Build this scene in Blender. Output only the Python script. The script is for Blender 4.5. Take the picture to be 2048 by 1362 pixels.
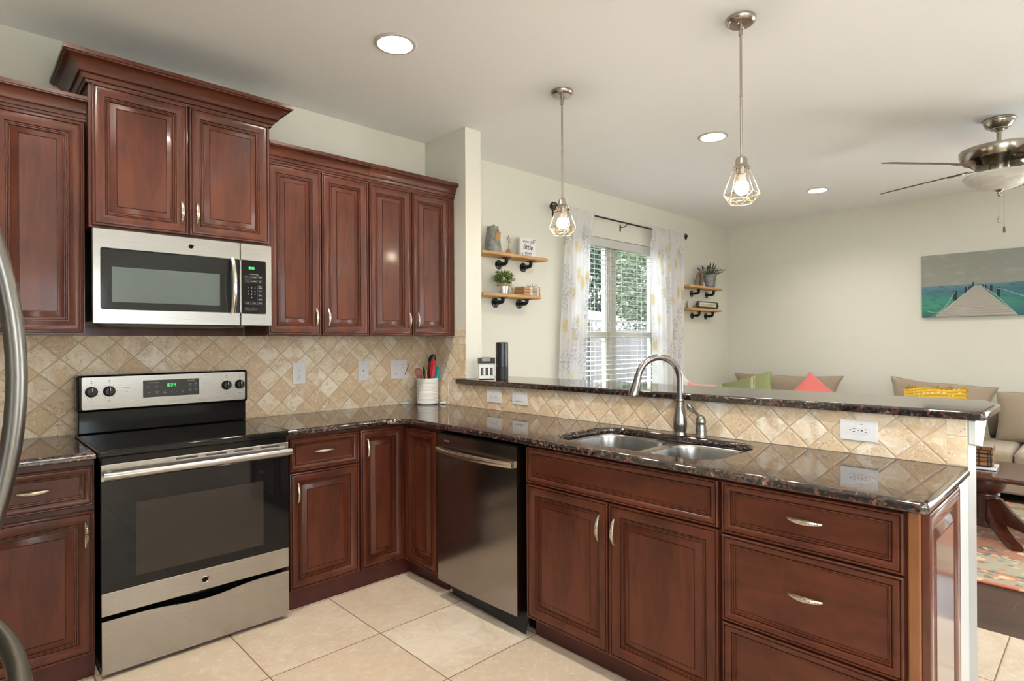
import bpy, bmesh, math, random
from mathutils import Vector, Matrix
random.seed(7)
SC = bpy.context.scene
COL = SC.collection
for _o in list(bpy.data.objects):
    bpy.data.objects.remove(_o)

# ---------------------------------------------------------------- camera
cam_data = bpy.data.cameras.new('camera')
cam_data.sensor_width = 36.0
cam_data.lens = 1163.27 / 2048.0 * 36.0
cam_data.clip_start = 0.05
cam_data.clip_end = 200
cam = bpy.data.objects.new('camera', cam_data)
COL.objects.link(cam)
YAW, PIT, ROL = 0.766745, 0.000677, -0.0053114
_f = Vector((math.sin(YAW)*math.cos(PIT), math.cos(YAW)*math.cos(PIT), math.sin(PIT)))
_r = Vector((math.cos(YAW), -math.sin(YAW), 0))
_u = _r.cross(_f)
_r2 = _r*math.cos(ROL) + _u*math.sin(ROL)
_u2 = -_r*math.sin(ROL) + _u*math.cos(ROL)
CAMP = Vector((-2.493, -3.49, 1.352))
cam.matrix_world = Matrix(((_r2.x, _u2.x, -_f.x, CAMP.x), (_r2.y, _u2.y, -_f.y, CAMP.y), (_r2.z, _u2.z, -_f.z, CAMP.z), (0, 0, 0, 1)))
SC.camera = cam

# ---------------------------------------------------------------- world, sun, exposure
W = bpy.data.worlds.new('sky')
SC.world = W
W.use_nodes = True
_bg = W.node_tree.nodes['Background']
_bg.inputs[0].default_value = (0.86, 0.94, 1.0, 1)
_bg.inputs[1].default_value = 3.2
sun_d = bpy.data.lights.new('sun', 'SUN')
sun_d.energy = 9.0
sun_d.angle = 0.02
sun_d.color = (1, 0.95, 0.86)
sun = bpy.data.objects.new('sun', sun_d)
COL.objects.link(sun)
sun.rotation_euler = Vector((-0.22, -0.10, -0.97)).to_track_quat('-Z', 'Y').to_euler()
sun.location = (3, 2, 14)
CAN_STRENGTH = 125.0      # recessed lamp lenses
CAN_COLOR = (1.0, 0.91, 0.79)
BULB_STRENGTH = 45.0     # pendant bulbs
SC.view_settings.view_transform = 'Standard'
SC.view_settings.look = 'None'
SC.view_settings.gamma = 1.0
SC.view_settings.use_curve_mapping = False
SC.view_settings.exposure = 2.02
cy = SC.cycles
cy.max_bounces = 10
cy.diffuse_bounces = 6
cy.glossy_bounces = 4
cy.transmission_bounces = 6
cy.transparent_max_bounces = 12
cy.sample_clamp_indirect = 6.0
cy.caustics_reflective = False
cy.caustics_refractive = False
cy.use_denoising = True

def portal(name, loc, sx, sy, dirv):
    d = bpy.data.lights.new(name, 'AREA')
    d.shape = 'RECTANGLE'
    d.size, d.size_y = sx, sy
    d.cycles.is_portal = True
    o = bpy.data.objects.new(name, d)
    COL.objects.link(o)
    o.location = loc
    o.rotation_euler = Vector(dirv).to_track_quat('-Z', 'Z').to_euler()
portal('window_portal', (2.35, 0.14, 1.49), 1.6, 1.74, (0, -1, 0))
portal('kitchen_portal', (-1.75, -6.93, 1.6), 1.5, 1.3, (0, 1, 0))

portal('side_portal', (4.81, -5.15, 1.1), 2.4, 2.1, (-1, 0, 0))
portal('left_portal', (-3.36, -5.1, 1.6), 2.1, 1.35, (1, 0, 0))

# ---------------------------------------------------------------- mesh helpers
class MB:
    def __init__(s):
        s.v = []; s.f = []
    def add(s, vs, fs):
        n = len(s.v)
        s.v += [tuple(p) for p in vs]
        s.f += [tuple(i+n for i in q) for q in fs]
        return s
    def box(s, x0, x1, y0, y1, z0, z1):
        return s.add([(x0,y0,z0),(x1,y0,z0),(x1,y1,z0),(x0,y1,z0),(x0,y0,z1),(x1,y0,z1),(x1,y1,z1),(x0,y1,z1)],
                     [(0,3,2,1),(4,5,6,7),(0,1,5,4),(1,2,6,5),(2,3,7,6),(3,0,4,7)])
    def loft(s, rings, cap0=True, cap1=True, closed=True):
        n = len(rings[0]); vs = [p for r in rings for p in r]; fs = []
        for i in range(len(rings)-1):
            for j in range(n if closed else n-1):
                k = (j+1) % n
                fs.append((i*n+j, i*n+k, (i+1)*n+k, (i+1)*n+j))
        if cap0: fs.append(tuple(range(n))[::-1])
        if cap1: fs.append(tuple((len(rings)-1)*n+j for j in range(n)))
        return s.add(vs, fs)
    def rbox(s, x0, x1, y0, y1, z0, z1, r=0.004, seg=3):
        r = min(r, (x1-x0)/2.01, (y1-y0)/2.01, (z1-z0)/2.01)
        def ring(i, z):
            q = max(r - 0, 1e-5); out = []
            a0, a1, b0, b1 = x0+i, x1-i, y0+i, y1-i
            q2 = max(r-i, r*0.25)
            for cx_, cy_, st in ((a1-q2, b0+q2, -90), (a1-q2, b1-q2, 0), (a0+q2, b1-q2, 90), (a0+q2, b0+q2, 180)):
                for k in range(seg+1):
                    t = math.radians(st + 90*k/seg)
                    out.append((cx_+q2*math.cos(t), cy_+q2*math.sin(t), z))
            return out
        R = []
        for k in range(seg+1):
            t = math.pi/2*k/seg
            R.append(ring(r*(1-math.sin(t)), z0 + r*(1-math.cos(t))))
        for k in range(seg+1):
            t = math.pi/2*k/seg
            R.append(ring(r*(1-math.cos(t)), z1 - r*(1-math.sin(t))))
        return s.loft(R)
    def lathe(s, prof, c=(0,0,0), n=24, axis='z', cap0=True, cap1=True):
        rings = []
        for r, h in prof:
            ring = []
            for k in range(n):
                t = 2*math.pi*k/n
                a, b = r*math.cos(t), r*math.sin(t)
                if axis == 'z': p = (c[0]+a, c[1]+b, c[2]+h)
                elif axis == 'y': p = (c[0]+b, c[1]+h, c[2]+a)
                else: p = (c[0]+h, c[1]+a, c[2]+b)
                ring.append(p)
            rings.append(ring)
        return s.loft(rings, cap0, cap1)
    def tube(s, path, r, n=8, closed=False, caps=True, flat=1.0, up=(0,0,1)):
        P = [Vector(p) for p in path]; m = len(P)
        rr = r if isinstance(r, (list, tuple)) else [r]*m
        rings = []; prev = None
        for i in range(m):
            if closed: t = P[(i+1) % m] - P[i-1]
            else: t = P[min(i+1, m-1)] - P[max(i-1, 0)]
            if t.length < 1e-9: t = Vector((0,0,1))
            t.normalize()
            if prev is None:
                u = Vector(up)
                if abs(u.dot(t)) > .95: u = Vector((1,0,0)) if abs(t.x) < .9 else Vector((0,1,0))
                a = (u - t*u.dot(t)).normalized()
            else:
                a = (prev - t*prev.dot(t))
                a = a.normalized() if a.length > 1e-6 else t.orthogonal().normalized()
            prev = a; b = t.cross(a)
            rings.append([tuple(P[i] + a*(rr[i]*flat*math.cos(2*math.pi*k/n)) + b*(rr[i]*math.sin(2*math.pi*k/n))) for k in range(n)])
        if closed: rings.append(rings[0])
        return s.loft(rings, caps and not closed, caps and not closed)
    def ball(s, c, r, n=12, m=8, sc=(1,1,1)):
        rings = []
        for i in range(m+1):
            t = math.pi*i/m; q = max(math.sin(t), 1e-3)
            rings.append([(c[0]+sc[0]*r*q*math.cos(2*math.pi*k/n), c[1]+sc[1]*r*q*math.sin(2*math.pi*k/n), c[2]-sc[2]*r*math.cos(t)) for k in range(n)])
        return s.loft(rings)
    def prism(s, poly, a0, a1, plane='xy'):
        def P(u, v, w):
            return (u, v, w) if plane == 'xy' else ((u, w, v) if plane == 'xz' else (w, u, v))
        return s.loft([[P(u, v, a0) for u, v in poly], [P(u, v, a1) for u, v in poly]])
    def plate(s, outline, holes, layers, capb=True, capt=True):
        """polygon with holes; layers = [(z, inset)], inset moves the outline inward and the holes outward"""
        loops = [outline] + list(holes)
        bm = bmesh.new()
        allr = []
        for li, L in enumerate(loops):
            A = sum(L[i-1][0]*L[i][1]-L[i][0]*L[i-1][1] for i in range(len(L)))
            if A < 0: L = L[::-1]
            sgn = 1 if li == 0 else -1
            rs = [[bm.verts.new((x, y, z)) for x, y in offset(L, ins*sgn)] for z, ins in layers]
            for a, b in zip(rs[:-1], rs[1:]):
                for i in range(len(a)):
                    j = (i+1) % len(a)
                    bm.faces.new((a[i], a[j], b[j], b[i]))
            allr.append(rs)
        for on, li in ((capb, 0), (capt, -1)):
            if not on: continue
            es = []
            for rs in allr:
                a = rs[li]
                for i in range(len(a)):
                    e = bm.edges.get((a[i], a[(i+1) % len(a)]))
                    es.append(e if e else bm.edges.new((a[i], a[(i+1) % len(a)])))
            bmesh.ops.triangle_fill(bm, use_beauty=True, use_dissolve=False, edges=es)
        bmesh.ops.recalc_face_normals(bm, faces=bm.faces)
        bm.verts.index_update()
        vs = [v.co[:] for v in bm.verts]; fs = [[v.index for v in f.verts] for f in bm.faces]
        bm.free()
        return s.add(vs, fs)
    def xf(s, M):
        s.v = [tuple(M @ Vector(p)) for p in s.v]
        return s
    def build(s, name, mat, parent=None, loc=(0,0,0), rot=(0,0,0), ang=35, subsurf=0):
        me = bpy.data.meshes.new(name)
        me.from_pydata(s.v, [], s.f)
        bm = bmesh.new(); bm.from_mesh(me)
        bmesh.ops.remove_doubles(bm, verts=bm.verts, dist=1e-6)
        bmesh.ops.recalc_face_normals(bm, faces=bm.faces)
        bm.to_mesh(me); bm.free()
        me.materials.append(mat)
        if ang > 0:
            me.polygons.foreach_set('use_smooth', [True]*len(me.polygons))
            me.set_sharp_from_angle(angle=math.radians(ang))
        o = bpy.data.objects.new(name, me)
        COL.objects.link(o)
        o.location = loc; o.rotation_euler = rot
        if parent: o.parent = parent
        if ang > 0:
            md = o.modifiers.new('normals', 'WEIGHTED_NORMAL'); md.keep_sharp = True; md.weight = 80
        if subsurf:
            md = o.modifiers.new('s', 'SUBSURF'); md.levels = md.render_levels = subsurf
        return o

def offset(L, d):
    if abs(d) < 1e-9: return list(L)
    n = len(L); out = []
    for i in range(n):
        p0, p1, p2 = Vector(L[i-1]), Vector(L[i]), Vector(L[(i+1) % n])
        e1 = (p1-p0).normalized(); e2 = (p2-p1).normalized()
        n1 = Vector((-e1.y, e1.x)); n2 = Vector((-e2.y, e2.x))
        k = 1 + n1.dot(n2)
        m = (n1+n2)/max(k, 0.25)
        out.append((p1.x+m.x*d, p1.y+m.y*d))
    return out

def arc(cx_, cy_, r, a0, a1, n):
    return [(cx_+r*math.cos(math.radians(a0+(a1-a0)*k/n)), cy_+r*math.sin(math.radians(a0+(a1-a0)*k/n))) for k in range(n+1)]

def rrect(x0, x1, y0, y1, r, n=6):
    return arc(x1-r, y0+r, r, -90, 0, n) + arc(x1-r, y1-r, r, 0, 90, n) + arc(x0+r, y1-r, r, 90, 180, n) + arc(x0+r, y0+r, r, 180, 270, n)

def tag(o, label, cat, group=None):
    o['label'] = label; o['category'] = cat
    if group: o['group'] = group
    return o
def struct(o):
    o['kind'] = 'structure'
    return o
def thing(name, label, cat, loc=(0,0,0), rotz=0, group=None):
    o = bpy.data.objects.new(name, None)
    COL.objects.link(o)
    o.location = loc; o.rotation_euler = (0, 0, rotz)
    o.empty_display_size = 0.05
    return tag(o, label, cat, group)
def copy_tree(o, parent=None):
    c = o.copy(); COL.objects.link(c)
    if parent: c.parent = parent
    for ch in list(o.children): copy_tree(ch, c)
    return c
def text(body, size, mat, parent, loc, rot, name='lettering', ext=0.0004, ax='CENTER', shear=0.0, bold=0.0, sx=1.0):
    cu = bpy.data.curves.new('t', 'FONT')
    cu.body = body; cu.size = size; cu.align_x = ax; cu.align_y = 'CENTER'
    cu.extrude = ext; cu.shear = shear; cu.offset = bold; cu.resolution_u = 3
    to = bpy.data.objects.new('t', cu); COL.objects.link(to)
    bpy.context.view_layer.update()
    me = bpy.data.meshes.new_from_object(to.evaluated_get(bpy.context.evaluated_depsgraph_get()))
    bpy.data.objects.remove(to); bpy.data.curves.remove(cu)
    me.name = name
    me.materials.clear(); me.materials.append(mat)
    o = bpy.data.objects.new(name, me); COL.objects.link(o)
    o.location = loc; o.rotation_euler = rot; o.scale = (sx, 1, 1)
    if parent: o.parent = parent
    return o
RX = (math.pi/2, 0, 0)          # text upright, read from -y
SEG = {'0': 'abcdef', '1': 'bc', '2': 'abged', '3': 'abgcd', '4': 'fgbc', '5': 'afgcd', '6': 'afgedc', '7': 'abc', '8': 'abcdefg', '9': 'abcdfg'}
def digits(mb, s, x, z, w, h, y, t):
    """seven-segment digits standing in the xz plane at depth y"""
    for ch in s:
        if ch == ':':
            for zz in (z+h*.3, z+h*.7): mb.box(x, x+t, y, y+.0006, zz, zz+t)
            x += t*3; continue
        b = {'a': (0, w, h-t, h), 'd': (0, w, 0, t), 'g': (0, w, h/2-t/2, h/2+t/2), 'f': (0, t, h/2, h), 'e': (0, t, 0, h/2), 'b': (w-t, w, h/2, h), 'c': (w-t, w, 0, h/2)}
        for k in SEG[ch]:
            a = b[k]; mb.box(x+a[0], x+a[1], y, y+.0006, z+a[2], z+a[3])
        x += w*1.55

# ---------------------------------------------------------------- materials
class NT:
    def __init__(s, name):
        s.m = bpy.data.materials.new(name); s.m.use_nodes = True
        s.t = s.m.node_tree; s.b = s.t.nodes['Principled BSDF']
        s.out = s.t.nodes['Material Output']
    def n(s, typ, **kw):
        q = s.t.nodes.new('ShaderNode'+typ)
        for k, v in kw.items(): setattr(q, k, v)
        return q
    def put(s, sock, v):
        if isinstance(v, bpy.types.NodeSocket): s.t.links.new(v, sock)
        elif v is not None: sock.default_value = (tuple(v)+(1,) if isinstance(v, (tuple, list)) and len(v) == 3 and sock.type == 'RGBA' else v)
    def math(s, op, a, b=None, c=None):
        q = s.n('Math', operation=op)
        s.put(q.inputs[0], a)
        if b is not None: s.put(q.inputs[1], b)
        if c is not None: s.put(q.inputs[2], c)
        return q.outputs[0]
    def smooth(s, v, a, b):
        q = s.n('MapRange', interpolation_type='SMOOTHSTEP')
        s.put(q.inputs[0], v); q.inputs[1].default_value = a; q.inputs[2].default_value = b
        return q.outputs[0]
    def mix(s, f, a, b, mode='MIX'):
        q = s.n('Mix', data_type='RGBA', blend_type=mode)
        s.put(q.inputs[0], f); s.put(q.inputs[6], a); s.put(q.inputs[7], b)
        return q.outputs[2]
    def ramp(s, v, stops, interp='LINEAR'):
        q = s.n('ValToRGB'); r = q.color_ramp; r.interpolation = interp
        while len(r.elements) > 1: r.elements.remove(r.elements[-1])
        r.elements[0].position = stops[0][0]; r.elements[0].color = tuple(stops[0][1])+(1,)
        for p, c in stops[1:]:
            e = r.elements.new(p); e.color = tuple(c)+(1,)
        s.put(q.inputs[0], v)
        return q.outputs[0]
    def obj(s): return s.n('TexCoord').outputs['Object']
    def pos(s): return s.n('NewGeometry').outputs['Position']
    def xyz(s, v):
        q = s.n('SeparateXYZ'); s.put(q.inputs[0], v); return q.outputs
    def comb(s, x=0.0, y=0.0, z=0.0):
        q = s.n('CombineXYZ'); s.put(q.inputs[0], x); s.put(q.inputs[1], y); s.put(q.inputs[2], z); return q.outputs[0]
    def scale(s, v, sc):
        q = s.n('Mapping'); s.put(q.inputs[0], v); q.inputs[3].default_value = sc; return q.outputs[0]
    def noise(s, v, sc, det=4.0, rough=.55, dist=0.0):
        q = s.n('TexNoise'); s.put(q.inputs['Vector'], v)
        q.inputs['Scale'].default_value = sc; q.inputs['Detail'].default_value = det
        q.inputs['Roughness'].default_value = rough; q.inputs['Distortion'].default_value = dist
        return q.outputs[0]
    def voro(s, v, sc, feature='F1', out='Distance', rand=1.0):
        q = s.n('TexVoronoi', feature=feature); s.put(q.inputs['Vector'], v)
        q.inputs['Scale'].default_value = sc; q.inputs['Randomness'].default_value = rand
        return q.outputs[out]
    def white(s, v, out='Value'):
        q = s.n('TexWhiteNoise', noise_dimensions='3D'); s.put(q.inputs['Vector'], v); return q.outputs[out]
    def bump(s, h, strength=.3, dist=.01):
        q = s.n('Bump'); s.put(q.inputs['Height'], h); q.inputs['Strength'].default_value = strength; q.inputs['Distance'].default_value = dist
        s.t.links.new(q.outputs[0], s.b.inputs['Normal'])
    def set(s, **kw):
        for k, v in kw.items():
            s.put(s.b.inputs[{'color': 'Base Color', 'rough': 'Roughness', 'metal': 'Metallic', 'coat': 'Coat Weight', 'coatr': 'Coat Roughness', 'spec': 'Specular IOR Level',
                              'ior': 'IOR', 'aniso': 'Anisotropic', 'sheen': 'Sheen Weight', 'emit': 'Emission Color', 'emits': 'Emission Strength', 'trans': 'Transmission Weight', 'alpha': 'Alpha'}[k]], v)
        return s
def plain(name, color, rough=.5, metal=0.0, **kw):
    m = NT(name); m.set(color=color, rough=rough, metal=metal, **kw); return m.m
def emit(name, color, st):
    m = NT(name); m.set(color=(0,0,0), emit=color, emits=st); return m.m

def wood(name, dark, light, rough=.37, coat=.18, sc=(5, 5, 1.1), spec=.32):
    m = NT(name); o = m.obj()
    v = m.scale(o, sc)
    a = m.noise(v, 2.2, 5, .6, .6); b = m.noise(m.scale(o, (sc[0]*9, sc[1]*9, sc[2]*2)), 3.0, 3, .6)
    f = m.math('ADD', m.math('MULTIPLY', a, .8), m.math('MULTIPLY', b, .2))
    m.set(color=m.ramp(f, [(.30, dark), (.62, light)]), rough=rough, coat=coat, coatr=.12, spec=spec)
    m.bump(b, .03, .002)
    return m.m
CHERRY = wood('cherry_wood', (.041, .0086, .0046), (.104, .0256, .0106))
CHERRY_H = wood('cherry_wood_across', (.041, .0086, .0046), (.104, .0256, .0106), sc=(1.1, 5, 5))
CHERRY_DK = wood('cherry_toe_kick', (.05, .012, .010), (.075, .018, .014), rough=.4, coat=.1)
TABLEW = wood('mahogany', (.030, .008, .005), (.066, .017, .009), rough=.25, coat=.6)
PINE = wood('live_edge_pine', (.40, .21, .08), (.62, .38, .17), rough=.55, coat=0, sc=(2, 14, 14))
BLADE = wood('fan_blade_wood', (.10, .055, .04), (.16, .09, .065), rough=.45, coat=.1, sc=(2, 2, 2))

def steel(name, col, rough, aniso=.7):
    m = NT(name); o = m.obj()
    st = m.noise(m.scale(o, (2, 2, 160)), 6.0, 2, .6)
    r = m.math('ADD', rough-.015, m.math('MULTIPLY', st, .03))
    m.set(color=col, metal=1.0, rough=r, aniso=aniso)
    tg = m.n('Tangent', direction_type='RADIAL', axis='Z')
    m.t.links.new(tg.outputs[0], m.b.inputs['Tangent'])
    return m.m
STEEL = steel('brushed_steel', (.43, .415, .395), .27)
STEEL_DW = steel('dark_brushed_steel', (.315, .29, .275), .17, .55)
STEEL_FR = steel('fridge_handle_steel', (.22, .205, .185), .32, .4)
SINKM = plain('sink_steel', (.46, .45, .44), .25, 1.0)
NICKEL = plain('satin_nickel', (.44, .40, .36), .27, 1.0)
PULLM = plain('pewter_pull', (.60, .545, .45), .25, 1.0)
PEWTER = plain('brushed_faucet_nickel', (.30, .28, .27), .24, 1.0)
CHROME = plain('polished_chrome', (.80, .80, .80), .30, 1.0)
COPPER = plain('brass_wire', (.62, .46, .30), .30, 1.0)
BLACKG = plain('black_glass', (.006, .006, .0065), .03, spec=.34)
BLACKP = plain('black_enamel', (.006, .006, .0065), .10, spec=.26)
BLACKM = plain('black_iron', (.018, .019, .020), .42, .5)
BLACKR = plain('black_plastic', (.014, .014, .015), .38)
WHITEP = plain('white_plastic', (.74, .74, .75), .35)
SLOT = plain('outlet_slot', (.03, .03, .03), .5)
WHITE_TRIM = plain('white_trim_paint', (.68, .69, .68), .4)
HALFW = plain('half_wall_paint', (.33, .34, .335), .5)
VINYL = plain('window_vinyl', (.52, .50, .43), .4)
BLINDM = plain('white_blind', (.56, .56, .55), .45)
CERAMIC = plain('white_ceramic', (.80, .79, .77), .28)
GREENLED = emit('green_digits', (.05, .75, .12), 1.2)
PRINTW = plain('white_print', (.60, .60, .60), .5)
PRINTK = plain('black_print', (.02, .02, .02), .5)
CORDM = plain('white_cord', (.80, .79, .76), .4)
LENS = emit('lamp_lens', CAN_COLOR, CAN_STRENGTH)
BULB = emit('bulb_glow', (1.0, .83, .62), BULB_STRENGTH)
RANGEWIN = plain('oven_window', (.034, .028, .024), .08, spec=.34)
MWWIN = plain('microwave_mesh_window', (.105, .13, .123), .12, spec=.4)
MWFRAME = plain('microwave_glass', (.016, .018, .018), .06, spec=.4)

def paint(name, col):
    m = NT(name); p = m.pos()
    m.set(color=col, rough=.62, spec=.3)
    m.bump(m.noise(p, 140, 2, .6), .06, .002)
    return m.m
WALLP = paint('cream_wall_paint', (.695, .69, .615))
CEILP = paint('white_ceiling_paint', (.875, .90, .915))

def tile(name, ua, va, u0, pu, v0, pv, diag, tones, grout, gw=.024, rough=.5, pits=True, bumps=.5, mott=1.0, coat=0.0, wob=.02, spec=.4):
    m = NT(name); P = m.xyz(m.pos())
    a = m.math('DIVIDE', m.math('SUBTRACT', P[ua], u0), pu)
    b = m.math('DIVIDE', m.math('SUBTRACT', P[va], v0), pv)
    if diag: a, b = m.math('ADD', a, b), m.math('SUBTRACT', a, b)
    pv3 = m.pos()
    wn = m.math('MULTIPLY', m.math('SUBTRACT', m.noise(pv3, 38, 2), .5), wob)
    a2 = m.math('ADD', a, wn); b2 = m.math('SUBTRACT', b, wn)
    cell = m.comb(m.math('FLOOR', a), m.math('FLOOR', b), 0.37)
    rnd = m.white(cell); rndc = m.white(cell, 'Color')
    def edge(q):
        f = m.math('FRACT', q); return m.math('MINIMUM', f, m.math('SUBTRACT', 1.0, f))
    d = m.math('MINIMUM', edge(a2), edge(b2))
    g = m.math('SUBTRACT', 1.0, m.smooth(d, gw*.55, gw))
    jit = m.n('VectorMath', operation='MULTIPLY_ADD'); m.put(jit.inputs[0], rndc); jit.inputs[1].default_value = (7, 7, 7); m.put(jit.inputs[2], pv3)
    J = jit.outputs[0]
    big = m.noise(J, 9*mott, 6, .62, .8); fine = m.noise(J, 60*mott, 4, .6)
    base = m.ramp(rnd, tones)
    col = m.mix(m.smooth(big, .38, .68), base, tones[0][1])
    col = m.mix(m.math('MULTIPLY', m.smooth(fine, .5, .75), .45), col, tones[-1][1])
    stain = m.smooth(m.noise(J, 17*mott, 5, .65, 1.4), .50, .68)
    col = m.mix(m.math('MULTIPLY', stain, .55 if pits else .38), col, (.72, .49, .26) if pits else (.53, .38, .24))
    pale = m.smooth(m.noise(J, 23*mott, 5, .7, 2.2), .54, .66)
    col = m.mix(m.math('MULTIPLY', pale, .55 if pits else .40), col, (.92, .86, .76) if pits else (.72, .665, .59))
    h = m.math('MULTIPLY', fine, .25)
    if pits:
        pt = m.math('MULTIPLY', m.smooth(m.noise(J, 125, 3, .7), .57, .65), m.smooth(m.noise(J, 14, 2), .42, .56))
        col = m.mix(m.math('MULTIPLY', pt, .65), col, (.25, .16, .09))
        h = m.math('SUBTRACT', h, m.math('MULTIPLY', pt, .5))
    col = m.mix(g, col, grout)
    edgeh = m.smooth(d, gw*.5, gw*2.2)
    m.set(color=col, rough=m.mix(g, (rough,)*3, (.8,)*3), coat=coat, spec=spec)
    m.bump(m.math('ADD', m.math('MULTIPLY', edgeh, .9), h), bumps, .004)
    return m.m
TRAV = [(0.0, (.64, .47, .295)), (.3, (.76, .61, .42)), (.65, (.85, .74, .57)), (1.0, (.90, .82, .69))]
GROUT = (.55, .43, .30)
T_BACK = tile('travertine_diamonds', 0, 2, -1.143, .151, .917, .1455, True, TRAV, GROUT)
T_PEN = tile('travertine_diamonds_bar', 1, 2, -2.629, .151, .917, .1455, True, TRAV, GROUT)
T_BORD = tile('travertine_border', 1, 2, -3.14, .1, .914, .103, False, TRAV, GROUT)
T_TOP = tile('travertine_border_top', 1, 2, -.458, .103, 1.38, .10, False, TRAV, GROUT)
FLT = [(0.0, (.52, .42, .315)), (.5, (.61, .515, .405)), (1.0, (.69, .615, .515))]
T_FLOOR = tile('ceramic_floor', 0, 1, -1.066, .508, -1.1195, .508, False, FLT, (.20, .12, .07), gw=.0065, rough=.45, pits=False, bumps=.25, mott=.55, wob=.001)

def granite():
    m = NT('tan_brown_granite'); p = m.pos()
    w = m.noise(p, 60, 2)
    q = m.n('VectorMath', operation='MULTIPLY_ADD'); wv = m.n('TexNoise'); m.put(wv.inputs['Vector'], p); wv.inputs['Scale'].default_value = 70
    m.put(q.inputs[0], wv.outputs[1]); q.inputs[1].default_value = (.012, .012, .012); m.put(q.inputs[2], p)
    c = m.voro(q.outputs[0], 118, out='Color')
    r = m.xyz(c)[0]
    col = m.ramp(r, [(0, (.010, .009, .010)), (.52, (.018, .014, .013)), (.56, (.080, .035, .023)), (.78, (.15, .068, .046)), (.90, (.045, .045, .05)), (.965, (.21, .175, .155))], 'CONSTANT')
    big = m.smooth(m.noise(p, 16, 3), .40, .62)
    col = m.mix(m.math('MULTIPLY', big, .6), col, (.016, .012, .011))
    fine = m.smooth(m.noise(p, 420, 2), .62, .72)
    col = m.mix(m.math('MULTIPLY', fine, .35), col, (.12, .09, .08))
    m.set(color=col, rough=.05, ior=1.92, coat=0.0, spec=.5)
    return m.m
GRANITE = granite()

def planks():
    m = NT('dark_plank_floor'); P = m.xyz(m.pos())
    row = m.math('FLOOR', m.math('DIVIDE', P[0], .128))
    off = m.math('MULTIPLY', m.white(m.comb(row, 3.1, .2)), 1.2)
    yy = m.math('DIVIDE', m.math('ADD', P[1], off), 1.2)
    cell = m.comb(row, m.math('FLOOR', yy), .5)
    fx = m.math('FRACT', m.math('DIVIDE', P[0], .128)); fy = m.math('FRACT', yy)
    ex = m.math('MINIMUM', fx, m.math('SUBTRACT', 1.0, fx)); ey = m.math('MINIMUM', fy, m.math('SUBTRACT', 1.0, fy))
    g = m.math('MAXIMUM', m.math('SUBTRACT', 1.0, m.smooth(ex, .005, .016)), m.math('SUBTRACT', 1.0, m.smooth(ey, .0008, .002)))
    n = m.noise(m.scale(m.pos(), (18, 1.6, 1)), 3, 5, .6, 1.0)
    f = m.math('ADD', m.math('MULTIPLY', n, .7), m.math('MULTIPLY', m.white(cell), .3))
    col = m.ramp(f, [(.25, (.030, .017, .012)), (.7, (.085, .050, .035))])
    m.set(color=m.mix(m.math('MULTIPLY', g, .7), col, (.20, .12, .075)), rough=.38)
    m.bump(n, .1, .002)
    return m.m
PLANK = planks()

def fabric(name, col, col2=None, sc=260, rough=.9, sheen=.2, bumps=.25):
    m = NT(name); o = m.obj()
    n = m.noise(o, sc, 2); b = m.noise(o, 9, 3)
    c2 = col2 or tuple(c*.78 for c in col)
    m.set(color=m.mix(m.math('ADD', m.math('MULTIPLY', n, .5), m.math('MULTIPLY', b, .4)), col, c2), rough=rough, sheen=sheen)
    m.bump(n, bumps, .003)
    return m.m
SOFA = fabric('beige_chenille', (.37, .30, .225), (.26, .21, .15))
CORAL = fabric('coral_linen', (.66, .17, .15), (.56, .13, .12))
GREENF = fabric('sage_fabric', (.27, .31, .14), (.22, .26, .11))
CREAMF = fabric('cream_stripe', (.70, .66, .52))
PINKF = fabric('pink_cotton', (.72, .30, .30), (.66, .24, .26))
WHITEF = fabric('white_cotton', (.74, .70, .60))

# ================================================================= the room
ZC = 2.795
XL, XR, YR = -3.3, 4.75, -6.85
CANS = [(-.942, -1.075), (1.40, -1.513), (3.54, -1.496),          # three the photo shows
        (-2.15, -1.085), (-.942, -2.75), (1.40, -4.2), (3.54, -4.2), (-2.1, -5.2), (-.4, -5.2)]
mb = MB()
mb.plate([(XL-.1, YR-.1), (XR+.1, YR-.1), (XR+.1, .16), (XL-.1, .16)],
         [arc(x, y, .082, 0, 360*(1-1/28), 27) for x, y in CANS], [(ZC, 0), (ZC+.16, 0)])
struct(mb.build('ceiling', CEILP))
struct(MB().box(XL-.1, XR+.1, YR-.1, .16, ZC+.162, ZC+.20).build('roof', CEILP))
struct(MB().box(XL-.1, .9595, YR-.1, .1, -.06, 0).build('floor', T_FLOOR))
struct(MB().box(.9605, XR+.1, YR-.1, .1, -.06, 0.0).build('floor', PLANK))
# window wall (one plane for kitchen and living room) with the window opening
WX0, WX1, WZ0, WZ1 = 1.55, 3.15, .62, 2.36
mb = MB()
def wallhole(mb, a0, a1, holes, z1, c0, c1, plane):
    """wall of boxes along a, holes = [(a0,a1,z0,z1)]"""
    cur = a0
    def b(p, q, za, zb):
        if plane == 'y': mb.box(p, q, c0, c1, za, zb)
        else: mb.box(c0, c1, p, q, za, zb)
    for h0, h1, hz0, hz1 in holes:
        b(cur, h0, 0, z1)
        if hz0 > 0: b(h0, h1, 0, hz0)
        b(h0, h1, hz1, z1)
        cur = h1
    b(cur, a1, 0, z1)
wallhole(mb, XL-.1, XR+.1, [(WX0, WX1, WZ0, WZ1)], ZC, 0, .15, 'y')
struct(mb.build('wall_back', WALLP, ang=0))
mb = MB(); wallhole(mb, YR, 0, [(-6.4, -3.9, 0, 2.15)], ZC, XR, XR+.12, 'x')
struct(mb.build('wall_right', WALLP, ang=0))
mb = MB(); wallhole(mb, YR, 0, [(-6.2, -4.0, .9, 2.3)], ZC, XL-.12, XL, 'x')
struct(mb.build('wall_left', WALLP, ang=0))
mb = MB()
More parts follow.
